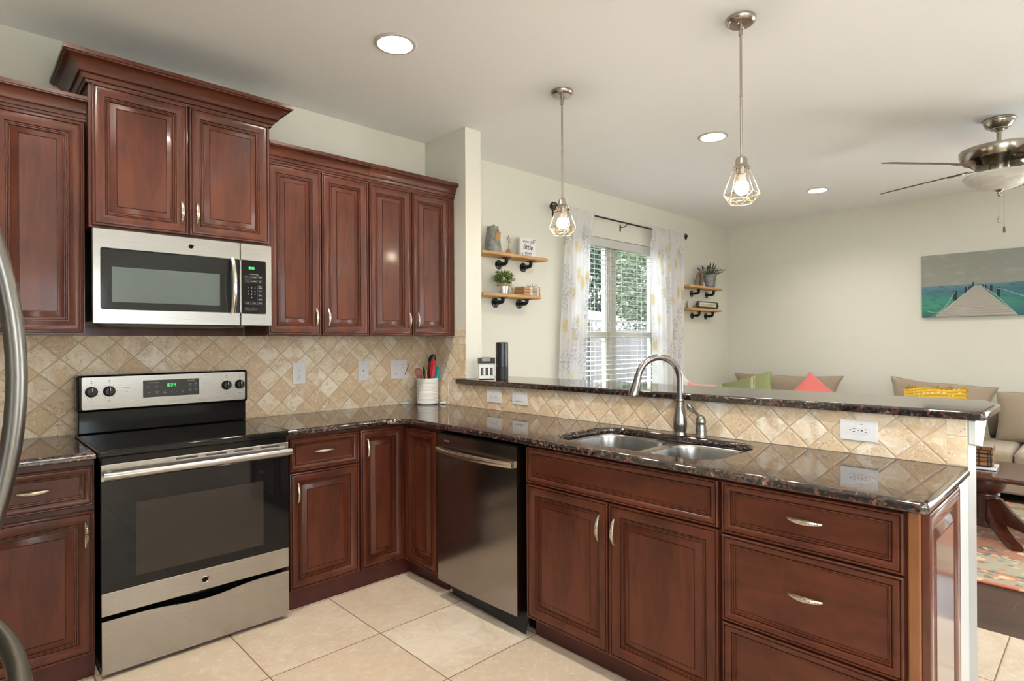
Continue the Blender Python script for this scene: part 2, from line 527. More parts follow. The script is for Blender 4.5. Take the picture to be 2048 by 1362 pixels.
wallhole(mb, XL-.1, XR+.1, [(-2.5, -1.0, .95, 2.25)], ZC, YR-.12, YR, 'y')
struct(mb.build('wall_rear', WALLP, ang=0))
# pilaster between kitchen and living room, and the half wall of the bar
struct(MB().box(.0, .137, -.458, -.0005, 0, ZC-.0005).build('wall_pilaster', WALLP))
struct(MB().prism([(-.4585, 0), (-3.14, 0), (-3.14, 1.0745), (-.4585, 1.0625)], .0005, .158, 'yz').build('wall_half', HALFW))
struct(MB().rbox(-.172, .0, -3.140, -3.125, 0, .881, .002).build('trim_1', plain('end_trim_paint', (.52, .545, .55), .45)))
# white bracket moulding under the bar end
cp = [(.010, 1.070), (.262, 1.070), (.262, 1.052), (.250, 1.046), (.238, 1.030), (.215, 1.022), (.206, 1.002), (.190, .990), (.172, .984), (.160, .966), (.010, .992)]
struct(MB().prism(cp, -3.158, -3.1405, 'xz').build('trim_2', WHITE_TRIM, ang=50))
# tiled backsplash slabs
struct(MB().box(-3.29, -.0005, -.007, -.0003, .914, 1.40).build('wall_backsplash', T_BACK))
struct(MB().prism([(-.0075, .914), (-.400, .914), (-.400, 1.376), (-.0075, 1.376)], -.007, -.0005, 'yz').build('wall_backsplash_side', T_PEN))
struct(MB().box(-.007, -.0005, -.458, -.4003, 1.1005, 1.376).build('wall_backsplash_border', T_BORD))
struct(MB().box(-.007, -.0005, -.458, -.0075, 1.3763, 1.432).build('wall_backsplash_cap', T_TOP))
struct(MB().prism([(-.4003, .914), (-3.082, .914), (-3.082, 1.0745), (-.4003, 1.0625)], -.007, -.0003, 'yz').build('wall_bar_tile', T_PEN))
struct(MB().box(-.007, -.0003, -3.1405, -3.0824, .914, 1.0742).build('wall_bar_tile_border', T_BORD))
# baseboards of the living room
struct(MB().rbox(.158, XR, -.016, 0, .001, .12, .004).build('baseboard_back', WHITE_TRIM))
struct(MB().rbox(XR-.016, XR, -3.85, -.017, .001, .12, .004).build('baseboard_right', WHITE_TRIM))

# ---- window with twin double-hung sashes
WIN = bpy.data.objects.new('window_1', None); COL.objects.link(WIN); WIN.location = (2.35, .1, WZ0); struct(WIN)
def glass_mat():
    m = NT('window_glass'); t = m.t
    tr = m.n('BsdfTransparent'); gl = m.n('BsdfGlossy'); gl.inputs['Roughness'].default_value = .02
    lw = m.n('LayerWeight'); lw.inputs[0].default_value = .5
    fz = m.math('ADD', .035, m.math('MULTIPLY', m.math('POWER', lw.outputs['Facing'], 5.0), .9))
    mx = m.n('MixShader'); t.links.new(fz, mx.inputs[0]); t.links.new(tr.outputs[0], mx.inputs[1]); t.links.new(gl.outputs[0], mx.inputs[2])
    t.links.new(mx.outputs[0], m.out.inputs[0]); return m.m
GLASS = glass_mat()
H = WZ1-WZ0
fr = MB()
fr.box(-.80, .80, -.03, .05, 0, .035); fr.box(-.80, .80, -.03, .05, H-.035, H)
for x in (-.80, .765): fr.box(x, x+.035, -.03, .05, .035, H-.035)
fr.box(-.055, .055, -.035, .05, .035, H-.035)
fr.build('window_frame', VINYL, WIN)
fr = MB()
for x0, x1 in ((-.765, -.055), (.055, .765)):
    fr.box(x0, x1, -.020, .02, .76, .82)
    fr.box(x0, x1, -.020, .02, .036, .085)
    fr.box(x0, x1, .0, .04, H-.075, H-.036)
    for xx in (x0, x1-.035): fr.box(xx, xx+.035, -.018, .03, .036, H-.036)
fr.build('sash', VINYL, WIN)
for x0, x1 in ((-.73, -.09), (.09, .73)):
    MB().box(x0, x1, .006, .009, .086, .759).build('pane', GLASS, WIN)
    MB().box(x0, x1, .016, .019, .821, H-.076).build('pane', GLASS, WIN)
struct(MB().rbox(WX0-.04, WX1+.04, -.05, .069, WZ0-.025, WZ0-.0005, .006).build('trim_3', WHITE_TRIM))
# added patio door and windows out of view, invented to let in fill daylight
D = bpy.data.objects.new('added_window_2', None); COL.objects.link(D); D.location = (-2.5, YR-.06, .95); struct(D)
fr = MB()
for xx in (0, .72, 1.44): fr.box(xx, xx+.06, -.03, .03, 0, 1.30)
fr.box(.06, 1.44, -.03, .03, 0.0, .06); fr.box(.06, 1.44, -.03, .03, 1.24, 1.30)
fr.build('window_frame', WHITE_TRIM, D)
for xx in (.06, .78): MB().box(xx, xx+.66, -.004, .004, .06, 1.24).build('pane', GLASS, D)

D = bpy.data.objects.new('added_door_1', None); COL.objects.link(D); D.location = (XR+.06, -6.4, 0); struct(D)  # unseen door, added for more cool daylight from the right
fr = MB()
for yy in (0, 1.22, 2.44): fr.box(-.03, .03, yy, yy+.06, 0, 2.15)
fr.box(-.03, .03, .06, 2.44, 0, .06); fr.box(-.03, .03, .06, 2.44, 2.09, 2.15)
fr.build('door_frame', WHITE_TRIM, D)
for yy in (.06, 1.28): MB().box(-.004, .004, yy, yy+1.16, .06, 2.09).build('pane', GLASS, D)
D = bpy.data.objects.new('added_window_3', None); COL.objects.link(D); D.location = (XL-.06, -6.2, .9); struct(D)  # unseen window, added to bring fill daylight in from the left
fr = MB()
for yy in (0, 1.07, 2.14): fr.box(-.03, .03, yy, yy+.06, 0, 1.40)
fr.box(-.03, .03, .06, 2.14, 0, .06); fr.box(-.03, .03, .06, 2.14, 1.34, 1.40)
fr.build('window_frame', WHITE_TRIM, D)
for yy in (.06, 1.13): MB().box(-.004, .004, yy, yy+1.01, .06, 1.34).build('pane', GLASS, D)

# ---- window blind
bl = thing('window_blind', 'white slatted blind hanging open inside the living room window', 'blind', (2.35, .035, WZ1-.003))
MB().rbox(-.785, .785, -.028, .026, -.085, 0, .004).build('headrail', BLINDM, bl)
sl = MB()
nsl = 31
for k in range(nsl):
    z = -.115-.0475*k
    tilt = math.radians(4 if k < 19 else 4+random.uniform(-3, 12))
    dz0 = 0 if k < 19 else random.uniform(-.008, .008); dz1 = 0 if k < 19 else random.uniform(-.008, .008)
    c, s_ = math.cos(tilt)*.024, math.sin(tilt)*.024
    sl.loft([[(-.78, -c, z-s_+dz0), (-.78, c, z+s_+dz0), (-.78, c, z+s_+.003+dz0), (-.78, -c, z-s_+.003+dz0)],
             [(.78, -c, z-s_+dz1), (.78, c, z+s_+dz1), (.78, c, z+s_+.003+dz1), (.78, -c, z-s_+.003+dz1)]])
sl.build('slats', BLINDM, bl, ang=0)
MB().rbox(-.78, .78, -.024, .024, -.115-.0475*nsl-.012, -.115-.0475*nsl+.006, .003).build('bottom_rail', BLINDM, bl)
lc = MB()
for x in (-.6, -.36, -.1, .16, .44, .68):
    for yy in (-.027, .027): lc.box(x, x+.002, yy-.001, yy+.001, -.115-.0475*nsl, -.085)
lc.build('ladder_cord', CORDM, bl)

# ---- curtains and rod
def curtain_mat():
    m = NT('sheer_floral_curtain'); o = m.obj(); P = m.xyz(o)
    p2 = m.comb(m.math('MULTIPLY', P[0], 2.4), P[2], 0.0)
    j = m.noise(p2, 9, 2)
    fl = m.voro(p2, 4.3, out='Distance')
    wob = m.math('MULTIPLY', m.noise(p2, 34, 3, .7), .34)
    flower = m.math('SUBTRACT', 1.0, m.smooth(m.math('ADD', fl, wob), .36, .56))
    p3 = m.n('VectorMath', operation='ADD'); m.put(p3.inputs[0], p2); p3.inputs[1].default_value = (3.3, 1.7, 0)
    lf = m.voro(p3.outputs[0], 3.6)
    leafm = m.math('MULTIPLY', m.math('SUBTRACT', 1.0, m.smooth(lf, .38, .55)), m.smooth(m.noise(m.scale(p2, (2, 1, 1)), 38, 2, .7), .5, .56))
    col = m.mix(m.math('MULTIPLY', flower, .62), (.80, .80, .81), (.68, .53, .17))
    col = m.mix(m.math('MULTIPLY', leafm, .5), col, (.26, .27, .30))
    t = m.t
    df = m.n('BsdfDiffuse'); tl = m.n('BsdfTranslucent'); tr = m.n('BsdfTransparent')
    m.put(df.inputs[0], col); m.put(tl.inputs[0], col)
    a = m.n('MixShader'); a.inputs[0].default_value = .36; t.links.new(df.outputs[0], a.inputs[1]); t.links.new(tl.outputs[0], a.inputs[2])
    b = m.n('MixShader'); b.inputs[0].default_value = .04; t.links.new(a.outputs[0], b.inputs[1]); t.links.new(tr.outputs[0], b.inputs[2])
    t.links.new(b.outputs[0], m.out.inputs[0]); return m.m
CURT = curtain_mat()
def curtain(name, label, x0t, x1t, x0b, x1b, ztop, zbot, y, ph):
    vs = []; fs = []; nu, nv = 90, 26
    for j in range(nv+1):
        v = j/nv; z = ztop+(zbot-ztop)*v
        w = v**.8
        for i in range(nu+1):
            u = i/nu
            x = (x0t+(x1t-x0t)*u)*(1-w)+(x0b+(x1b-x0b)*u)*w
            amp = .012+.020*min(1, v*2.5)
            yy = y+amp*math.sin(u*6.4*2*math.pi+ph+.6*math.sin(v*3+u*4))*(.75+.25*math.sin(u*9+ph))
            if v < .05: yy = y-.0135-(.004+.08*v)*(.5+.5*math.sin(u*24*math.pi))
            vs.append((x, yy, z))
    for j in range(nv):
        for i in range(nu):
            a = j*(nu+1)+i; fs.append((a, a+1, a+nu+2, a+nu+1))
    t = thing(name, label, 'curtain', ((x0b+x1b)/2, y, zbot), 0, 'sheer curtains at the window')
    MB().add([(p[0]-(x0b+x1b)/2, p[1]-y, p[2]-zbot) for p in vs], fs).build('panel', CURT, t, ang=80)
    return t
ZR = 2.527
curtain('sheer_curtain', 'sheer white curtain with yellow flowers left of the window, behind a pendant', 1.50, 1.86, 1.32, 1.66, ZR+.03, .04, -.088, .4)
curtain('sheer_curtain', 'sheer white curtain with yellow flowers right of the window, nearest the lavender shelf', 2.83, 3.50, 2.89, 3.47, ZR+.03, .04, -.088, 1.9)
rd = thing('curtain_rod', 'thin black curtain rod with wire ball finials above the window', 'curtain rod', (2.40, -.088, ZR))
MB().tube([(-1.06, 0, 0), (1.08, 0, 0)], .008, 10).build('rod', BLACKM, rd)
for sx, xx in ((-1, -1.10), (1, 1.12)):
    fb = MB()
    fb.tube([(xx-sx*.06, 0, 0), (xx-sx*.03, 0, 0)], .012, 8)
    for k in range(6):
        a = math.pi*k/6
        fb.tube([(xx+.036*math.sin(t), .036*math.cos(t)*math.cos(a), .036*math.cos(t)*math.sin(a)) for t in [2*math.pi*q/16 for q in range(16)]], .0035, 5, closed=True)
    fb.build('finial', BLACKM, rd)
for xx in (-1.02, 0.0, 1.04):
    MB().tube([(xx, .086, -.03), (xx, .03, -.03), (xx, 0, -.012), (xx, 0, .004)], .005, 6).box(xx-.008, xx+.008, .082, .0875, -.07, .0).build('bracket', BLACKM, rd)

# ================================================================= kitchen cabinets
DOORP = [(0, 0), (0, .016), (.0015, .019), (.005, .0205), (.0085, .019), (.0098, .0130), (.0112, .0130), (.0125, .0180), (.018, .0205), (.028, .0205), (.037, .0185), (.045, .0140), (.0478, .0125),
         (.0488, .0065), (.0502, .0065), (.0515, .0110), (.0550, .0110), (.0562, .0065), (.0576, .0100), (.0615, .0095), (.0635, .0030), (.0665, .0030), (.0690, .0055), (.090, .0150), (.0908, .0115), (.0920, .0115), (.0930, .0165)]
DRAWP = [(0, 0), (0, .016), (.0015, .019), (.004, .0205), (.0070, .019), (.0080, .0130), (.0092, .0130), (.0105, .0185), (.016, .0200), (.023, .0175), (.0285, .0135), (.0295, .0075), (.0308, .0075),
         (.0325, .0125), (.0360, .0120), (.0370, .0070), (.0382, .0095), (.0415, .0080), (.0425, .0035), (.0440, .0045)]
def panel(w, h, prof, k=1.0):
    mb = MB()
    mb.loft([[(i*k, -d, i*k), (w-i*k, -d, i*k), (w-i*k, -d, h-i*k), (i*k, -d, h-i*k)] for i, d in prof])
    return mb
def pull_mesh(vert, L=.100):
    mb = MB(); n = 14; pts = []; rr = []
    for i in range(n+1):
        t = -1+2*i/n
        pts.append((t*L/2, -.008-.017*(1-t*t), 0)); rr.append(.0032+.0036*(1-t*t))
    mb.tube(pts, rr, 8, up=(0, 0, 1), flat=1.25)
    for s_ in (-1, 1):
        mb.tube([(s_*L*.49, 0, 0), (s_*L*.49, -.005, 0), (s_*L*.47, -.011, 0)], [.0045, .0035, .0035], 8)
    for i in range(13):
        t = -.82+1.64*i/12
        mb.ball((t*L/2, -.008-.017*(1-t*t)-.0048-.002*(1-t*t), .0), .0030, 6, 4)
    if vert: mb.xf(Matrix.Rotation(math.pi/2, 4, 'Y'))
    return mb
def front(parent, kind, x0, x1, z0, z1, pull=None, k=None, mat=None, y=0.0, name=None):
    """a door or drawer front in the cabinet's frame, front towards -y"""
    w, h = x1-x0, z1-z0
    prof = DOORP if kind == 'door' else DRAWP
    mx = prof[-1][0]
    kk = min(1.0, .40*min(w, h)/mx) if k is None else k
    o = panel(w, h, prof, kk).build(name or kind, mat or (CHERRY if kind == 'door' else CHERRY_H), parent, (x0, y, z0), ang=40)
    if pull:
        v, px, pz = pull
        pull_mesh(v).build('handle', PULLM, o, (px-x0, -.0185 if kind == 'door' else -.0045, pz-z0))
    return o
BASE_G, WALL_G = 'cherry base cabinets', 'cherry wall cabinets'

def crown(parent, path, z, h, out):
    """crown moulding swept along path (open polyline, outward to the right of travel), local frame"""
    prof = [(0, 0), (.010, 0), (.012, .10), (.020, .13), (.024, .22), (.029, .29), (.036, .30), (.040, .325), (.036, .35), (.0385, .40), (.042, .48), (.048, .57), (.057, .66), (.068, .73), (.080, .775), (.090, .79), (.092, .835), (.100, .84), (.100, 1.0), (.0, 1.0)]
    prof = [(a/.1*out, z+b*h) for a, b in prof]
    n = len(path); rings = []
    for i in range(n):
        p = Vector(path[i])
        if i == 0: e1 = e2 = (Vector(path[1])-p).normalized()
        elif i == n-1: e1 = e2 = (p-Vector(path[i-1])).normalized()
        else: e1, e2 = (p-Vector(path[i-1])).normalized(), (Vector(path[i+1])-p).normalized()
        n1, n2 = Vector((e1.y, -e1.x)), Vector((e2.y, -e2.x))
        m = (n1+n2)/(1+n1.dot(n2))
        rings.append([(p.x+m.x*a, p.y+m.y*a, zz) for a, zz in prof])
    return MB().loft(rings).build('crown_moulding', CHERRY_H, parent, ang=30)

# ---- base cabinets on the window-wall side: local x to the right, y=0 at the face frame
YF = -.600
def base_carcass(parent, w, z0=.090, z1=.8825, d=.590, toe=(.055, .0), mat=None):
    MB().box(0, w, 0, d, z0, z1).build('carcass', mat or CHERRY, parent, ang=0)
    MB().box(toe[1], w-toe[1], toe[0]-.010, toe[0]+.01, .0, z0).build('toe_kick', CHERRY_DK, parent, ang=0)
c = thing('base_cabinet', 'narrow cherry base cabinet left of the range, partly behind the steel fridge handle', 'cabinet', (-2.470, YF, 0), 0, BASE_G)
base_carcass(c, .393, toe=(.011, 0))
front(c, 'drawer', .008, .388, .699, .858, (False, .202, .780))
front(c, 'door', .008, .388, .098, .676, (True, .361, .582))
c = thing('base_cabinet', 'cherry base cabinet right of the range with one drawer above one door', 'cabinet', (-1.290, YF, 0), 0, BASE_G)
base_carcass(c, .402, toe=(.011, 0))
front(c, 'drawer', .014, .398, .697, .864, (False, .203, .786))
front(c, 'door', .014, .398, .099, .689, (True, .053, .590))
# corner cabinet with a folding pair of doors around the inside corner
c = thing('corner_cabinet', 'cherry corner base cabinet with two narrow doors meeting in the inner corner', 'cabinet', (-.887, YF, 0), 0, BASE_G)
MB().prism([(0, 0), (.284, 0), (.284, -.370), (.880, -.370), (.880, .590), (0, .590)], .090, .8825, 'xy').build('carcass', CHERRY, c, ang=0)
MB().box(0, .333, .001, .013, 0, .0899).box(.3331, .345, -.370, .013, 0, .0899).build('toe_kick', CHERRY_DK, c, ang=0)
front(c, 'door', .007, .283, .097, .864, (True, .044, .765))
dr = panel(.287, .764, DOORP, min(1.0, .40*.287/.0925)).build('door', CHERRY, c, (.284, -.065, .099), (0, 0, -math.pi/2), ang=40)

# ---- peninsula: local x runs towards the camera, local -y faces the kitchen
PF = -.600
R90 = -math.pi/2
c = thing('sink_cabinet', 'wide cherry sink base cabinet with a false drawer front above two doors', 'cabinet', (PF, -1.628, 0), R90, BASE_G)
MB().box(0, .925, 0, .585, .090, .655).box(0, .925, 0, .018, .6551, .8825).box(0, .018, .0181, .585, .6551, .8825).box(.907, .925, .0181, .585, .6551, .8825).build('carcass', CHERRY, c, ang=0)
MB().box(0, .925, .045, .065, .0, .0899).build('toe_kick', CHERRY_DK, c, ang=0)
front(c, 'drawer', .004, .921, .712, .874, name='false_drawer_front')
front(c, 'door', .004, .457, .101, .707, (True, .418, .597))
front(c, 'door', .463, .921, .101, .707, (True, .493, .600))
c = thing('drawer_cabinet', 'cherry three-drawer base cabinet at the near end of the peninsula', 'cabinet', (PF, -2.555, 0), R90, BASE_G)
base_carcass(c, .568, d=.430, toe=(.055, .0))
front(c, 'drawer', .006, .530, .702, .874, (False, .270, .794))
front(c, 'drawer', .006, .530, .407, .696, (False, .270, .559))
front(c, 'drawer', .006, .530, .101, .401, (False, .270, .262))
MB().rbox(.537, .568, -.014, .0, .0, .8815, .006).build('corner_stile', wood('honey_stile', (.17, .062, .024), (.25, .10, .04), .3), c)
ep = panel(.428, .872, DOORP, 1.0).build('end_panel', wood('lacquered_cherry', (.07, .017, .010), (.12, .033, .017), .22, .8), c, (.568, .0, .006), (0, 0, math.pi/2), ang=40)

# ---- wall cabinets
def wall_carcass(parent, w, z0, z1, d):
    MB().box(0, w, 0, d, z0, z1).build('carcass', CHERRY, parent, ang=0)
c = thing('wall_cabinet', 'tall cherry wall cabinet at the far left, left of the microwave', 'cabinet', (-2.390, -.340, 0), 0, WALL_G)
wall_carcass(c, .320, 1.390, 2.330, .332)
front(c, 'door', .006, .314, 1.397, 2.314, (True, .030, 1.500))
crown(c, [(.325, 0), (.0, 0), (.0, .33)][::-1], 2.325, .098, .055)
c = thing('wall_cabinet', 'cherry wall cabinet above the microwave, raised higher than its neighbours', 'cabinet', (-2.062, -.390, 0), 0, WALL_G)
wall_carcass(c, .781, 1.860, 2.505, .382)
front(c, 'door', .010, .388, 1.868, 2.487, (True, .358, 1.974))
front(c, 'door', .394, .772, 1.868, 2.487, (True, .424, 1.976))
crown(c, [(0, .383), (0, 0), (.781, 0), (.781, .383)], 2.486, .110, .095)
c = thing('wall_cabinet', 'tall two-door cherry wall cabinet directly right of the microwave', 'cabinet', (-1.279, -.340, 0), 0, WALL_G)
wall_carcass(c, .606, 1.388, 2.330, .332)
front(c, 'door', .002, .300, 1.392, 2.316, (True, .267, 1.490))
front(c, 'door', .306, .603, 1.392, 2.316, (True, .340, 1.490))
crown(c, [(0, 0), (.606, 0)], 2.325, .098, .055)
c = thing('wall_cabinet', 'tall two-door cherry wall cabinet beside the wall column', 'cabinet', (-.672, -.340, 0), 0, WALL_G)
wall_carcass(c, .664, 1.388, 2.330, .332)
front(c, 'door', .003, .306, 1.392, 2.312, (True, .282, 1.488))
front(c, 'door', .312, .614, 1.392, 2.312, (True, .346, 1.488))
crown(c, [(0, 0), (.664, 0)], 2.325, .098, .055)
fs_ = MB().box(-.0, .765, -.020, 0, 0, .048).build('filler_strip', CHERRY, None, (-2.056, -.0072, 1.388), ang=0)
tag(fs_, 'cherry filler strip along the tiles under the microwave', 'filler')

# ---- countertops
CT = [(.8835, .004), (.886, 0.0015), (.889, 0), (.901, 0), (.907, .0015), (.911, .005), (.9138, .011), (.914, .015)]
INR = .11
out = [(-1.2925, -.0075), (-.0078, -.0075), (-.0078, -3.145), (-.620, -3.145)] + arc(-.615, -3.125, .020, 270, 180, 4)[1:] \
    + arc(-.635-INR, -.637-INR, INR, 0, 90, 10) + [(-1.2925, -.637)]
hole = rrect(-.530, -.090, -2.475, -1.697, .115, 8)
o = MB().plate(out, [hole], CT).build('countertop', GRANITE, None, ang=50)
tag(o, 'long L-shaped brown granite countertop with the sink cut into it', 'countertop')
o = MB().plate([(-2.515, -.0075), (-2.515, -.637), (-2.0765, -.637), (-2.0765, -.0075)], [], CT).build('countertop', GRANITE, None, ang=50)
tag(o, 'short brown granite countertop left of the range', 'countertop')
bo = [(-.035, -.4605), (-.035, -3.175), (-.020, -3.190), (.33, -3.190), (.455, -3.135), (.455, -.30), (.1385, -.30), (.1385, -.4605)]
bo = [(-.035, -.385), (-.035, -3.175), (-.020, -3.190), (.33, -3.190), (.455, -3.135), (.455, -.30), (.1385, -.30), (.1385, -.4605), (-.0078, -.4605), (-.0078, -.385)]
BT = [(1.0645, .004), (1.068, 0), (1.086, 0), (1.0915, .002), (1.0945, .006), (1.0954, .010), (1.0955, .014)]
mb = MB().plate(bo, [], BT)
mb.v = [(x, y, z+(-y-.42)*.0045) for x, y, z in mb.v]
o = mb.build('bar_top', GRANITE, None, ang=50)
tag(o, 'raised narrow brown granite bar top on the half wall', 'bar counter')
def zbar(y): return 1.0955+(-y-.42)*.0045

# ---- sink
sk = thing('kitchen_sink', 'double-bowl stainless steel sink set under the granite counter', 'sink', (-.31, -2.086, .8825))
def bowl(x0, x1, y0, y1, depth, r):
    rings = []
    for z, ins, rr in ((0, 0, r), (-.012, .006, r), (-depth*.5, .012, r*.95), (-depth+.03, .020, r*.9), (-depth+.008, .034, r*.8), (-depth, .06, r*.6)):
        rings.append([(x, y, z) for x, y in rrect(x0+ins, x1-ins, y0+ins, y1-ins, max(rr-ins*.5, .02), 6)])
    m = MB().loft(rings, cap0=False)
    cx_, cy_ = (x0+x1)/2, (y0+y1)/2
    m.lathe([(.042, -depth+.001), (.040, -depth+.0035), (.030, -depth+.002), (.012, -depth+.0015)], (cx_, cy_, 0), 16)
    return m
def bowl2(x0, x1, y0, y1, depth, r):
    return bowl(x0, x1, y0, y1, depth, r).build('bowl', SINKM, sk, (0, 0, -.002), ang=50)
bowl2(-.222, .222, .003, .392, .21, .11)
bowl2(-.222, .222, -.392, -.030, .18, .11)
fl = MB().plate(rrect(-.245, .245, -.415, .415, .12, 8), [rrect(-.222, .222, .003, .392, .11, 6), rrect(-.222, .222, -.392, -.030, .11, 6)], [(-.002, 0), (-.0005, 0)])
fl.build('rim', SINKM, sk)

# ---- faucet
fa = thing('kitchen_faucet', 'brushed nickel gooseneck faucet with pull-down spray head behind the sink', 'faucet', (-.075, -2.095, .914))
MB().lathe([(.030, 0), (.030, .006), (.027, .012), (.0275, .02), (.031, .04), (.0315, .06), (.028, .09), (.0215, .12), (.0185, .14), (.0185, .162)], n=24).build('body', PEWTER, fa, ang=50)
dirx, diry = -.86, .51
RA = .105
pth = [(0, 0, .155), (0, 0, .20), (0, 0, .255)]
for k in range(1, 17):
    t = math.radians(180-k*10.6)
    s_ = RA+RA*math.cos(t); pth.append((dirx*s_, diry*s_, .255+RA*math.sin(t)))
MB().tube(pth, .0148, 14).build('spout', PEWTER, fa, ang=60)
MB().lathe([(.0195, 0), (.0205, .006), (.0195, .012)], (0, 0, .155), 20).build('collar', PEWTER, fa, ang=50)
e = Vector(pth[-1]); d = (Vector(pth[-1])-Vector(pth[-2])).normalized()
hd = MB()
hd.tube([e-d*.004, e+d*.004, e+d*.012, e+d*.035, e+d*.06, e+d*.082, e+d*.092], [.0165, .0180, .0165, .0185, .0215, .0245, .0225], 18)
hd.build('spray_head', PEWTER, fa, ang=50)
fh = thing('faucet_handle', 'separate brushed nickel lever handle right of the gooseneck faucet', 'faucet handle', (-.060, -2.190, .914))
MB().lathe([(.028, 0), (.028, .006), (.024, .012), (.0245, .03), (.022, .05), (.0205, .058), (.0225, .063), (.0225, .070), (.0215, .080), (.016, .092), (.007, .098)], n=22).build('body', PEWTER, fh, ang=50)
MB().tube([(-.004, .004, .092), (-.018, .012, .108), (-.036, .02, .122), (-.050, .028, .137), (-.056, .032, .150)], [.008, .0075, .009, .0115, .007], 10).build('lever', PEWTER, fh, ang=60)

# ================================================================= appliances
def monogram(parent, x, y, z, r):
    """round chrome badge with the script monogram, facing -y"""
    b = MB().lathe([(r, 0), (r, -.0025), (r*.92, -.004), (r*.80, -.0032), (r*.2, -.0030)], (0, 0, 0), 28, 'y').build('badge', CHROME, parent, (x, y, z), ang=40)
    rg = MB().lathe([(r*.80, -.0033), (r*.80, -.0042), (r*.74, -.0042), (r*.74, -.0033)], (0, 0, 0), 28, 'y').build('badge_ring', BLACKP, b)
    text('GE', r*1.15, BLACKP, b, (0, -.0042, 0), RX, 'monogram', .0003, shear=.35, bold=.002*r/.012)
    return b
# ---- microwave
MX0, MX1, MYF = -2.0545, -1.287, -.430
mw = thing('microwave_oven', 'stainless steel over-the-range microwave with dark window', 'microwave', (MX0, MYF, 1.437))
w, h = MX1-MX0, .416
MB().box(.004, w-.004, .022, .4215, .012, h-.002).build('housing', BLACKP, mw, ang=0)
MB().prism([(.05, .013), (.10, -.008), (.60, -.010), (.70, .013)], .03, .40, 'xz').build('underside', BLACKR, mw, ang=0)
dw_ = .6115
dp = MB().plate(rrect(0, dw_-.0015, 0, h, .004, 2), [rrect(.029, dw_-.0010-.0008, .064, .331, .008, 3)], [(0, 0), (.020, 0), (.022, .002)])
dp.v = [(x, .022-z, y) for x, y, z in dp.v]
door = dp.build('door', STEEL, mw, ang=30)
MB().rbox(.0285, dw_-.004, .004, .020, .0635, .3315, .003).build('window_frame', MWFRAME, door)
MB().rbox(.070, .516, .0034, .006, .096, .252, .002).build('window', MWWIN, door)
hx = .570
hp = [(hx, -.004-.034*(1-t*t)-.006, .197+t*.133) for t in [-1+2*k/16 for k in range(17)]]
hm = MB().tube(hp, .0125, 12, up=(1, 0, 0), flat=1.0)
for zz in (.066, .328): hm.tube([(hx, .004, zz), (hx, -.012, zz)], .011, 10)
hm.build('handle', plain('polished_handle', (.70, .66, .61), .16, 1.0), door, ang=60)
monogram(mw, .384, .0, .373, .0125)
cpn = MB().plate(rrect(dw_+.0015, w, 0, h, .004, 2), [rrect(dw_+.0025, w-.030, .061, .331, .006, 3)], [(0, 0), (.020, 0), (.022, .002)])
cpn.v = [(x, .022-z, y) for x, y, z in cpn.v]
cp_ = cpn.build('control_frame', STEEL, mw, ang=30)
cpl = MB().rbox(dw_+.002, w-.0295, .003, .020, .0605, .3315, .003).build('control_panel', BLACKG, mw)
dg = MB(); digits(dg, '10:25', .650, .288, .0046, .0115, .0022, .0012); dg.build('clock_display', GREENLED, cpl, ang=0)
btn = MB()
def outline(mb, x, z, bw, bh, t=.0007, y=.0023):
    mb.box(x-bw/2, x+bw/2, y, y+.0006, z-bh/2, z-bh/2+t); mb.box(x-bw/2, x+bw/2, y, y+.0006, z+bh/2-t, z+bh/2)
    mb.box(x-bw/2, x-bw/2+t, y, y+.0006, z-bh/2, z+bh/2); mb.box(x+bw/2-t, x+bw/2, y, y+.0006, z-bh/2, z+bh/2)
for x, z in ((.647, .247), (.678, .247), (.709, .247), (.647, .226), (.678, .226), (.709, .226), (.709, .199), (.709, .178), (.709, .157), (.709, .136), (.709, .115), (.647, .115), (.681, .115), (.647, .085), (.681, .085)):
    outline(btn, x, z, .027, .014)
btn.build('buttons', plain('button_outline', (.16, .17, .17), .4), cpl, ang=0)
for s_, x, z in (('Popcorn', .647, .247), ('Beverage', .678, .247), ('Reheat', .709, .247), ('Potato', .647, .226), ('Vegetable', .678, .226), ('Cook', .709, .229), ('Time', .709, .222),
                 ('Time', .709, .202), ('Defrost', .709, .195), ('Timer', .709, .178), ('Power', .709, .157), ('Add 30', .709, .136), ('Surface', .709, .117), ('Start', .647, .085), ('Cancel', .681, .085), ('Vent', .681, .115), ('Light', .647, .115)):
    text(s_, .0055, PRINTW, cpl, (x, .0022, z), RX)
for k, ch in enumerate('1234567890'):
    text(ch, .0085, PRINTW, cpl, (.650+.0165*(k % 3) if k < 9 else .6665, .0022, .193-.0165*(k//3)-(.0 if k < 9 else .0)), RX)
text('Convenience Cooking', .0048, PRINTW, cpl, (.678, .0022, .262), RX)

# ---- range
RX0, RX1 = -2.066, -1.3035
rw = RX1-RX0
rg = thing('electric_range', 'freestanding stainless steel and black glass electric range', 'range', (RX0, -.670, 0))
MB().box(.003, rw-.003, .045, .640, .02, .888).build('body', BLACKP, rg, ang=0)
ck = MB().rbox(-.008, rw+.006, .008, .600, .888, .917, .008).build('cooktop', BLACKG, rg)
MB().box(.006, rw-.006, .012, .045, .858, .8878).build('front_lip', BLACKP, rg, ang=0)
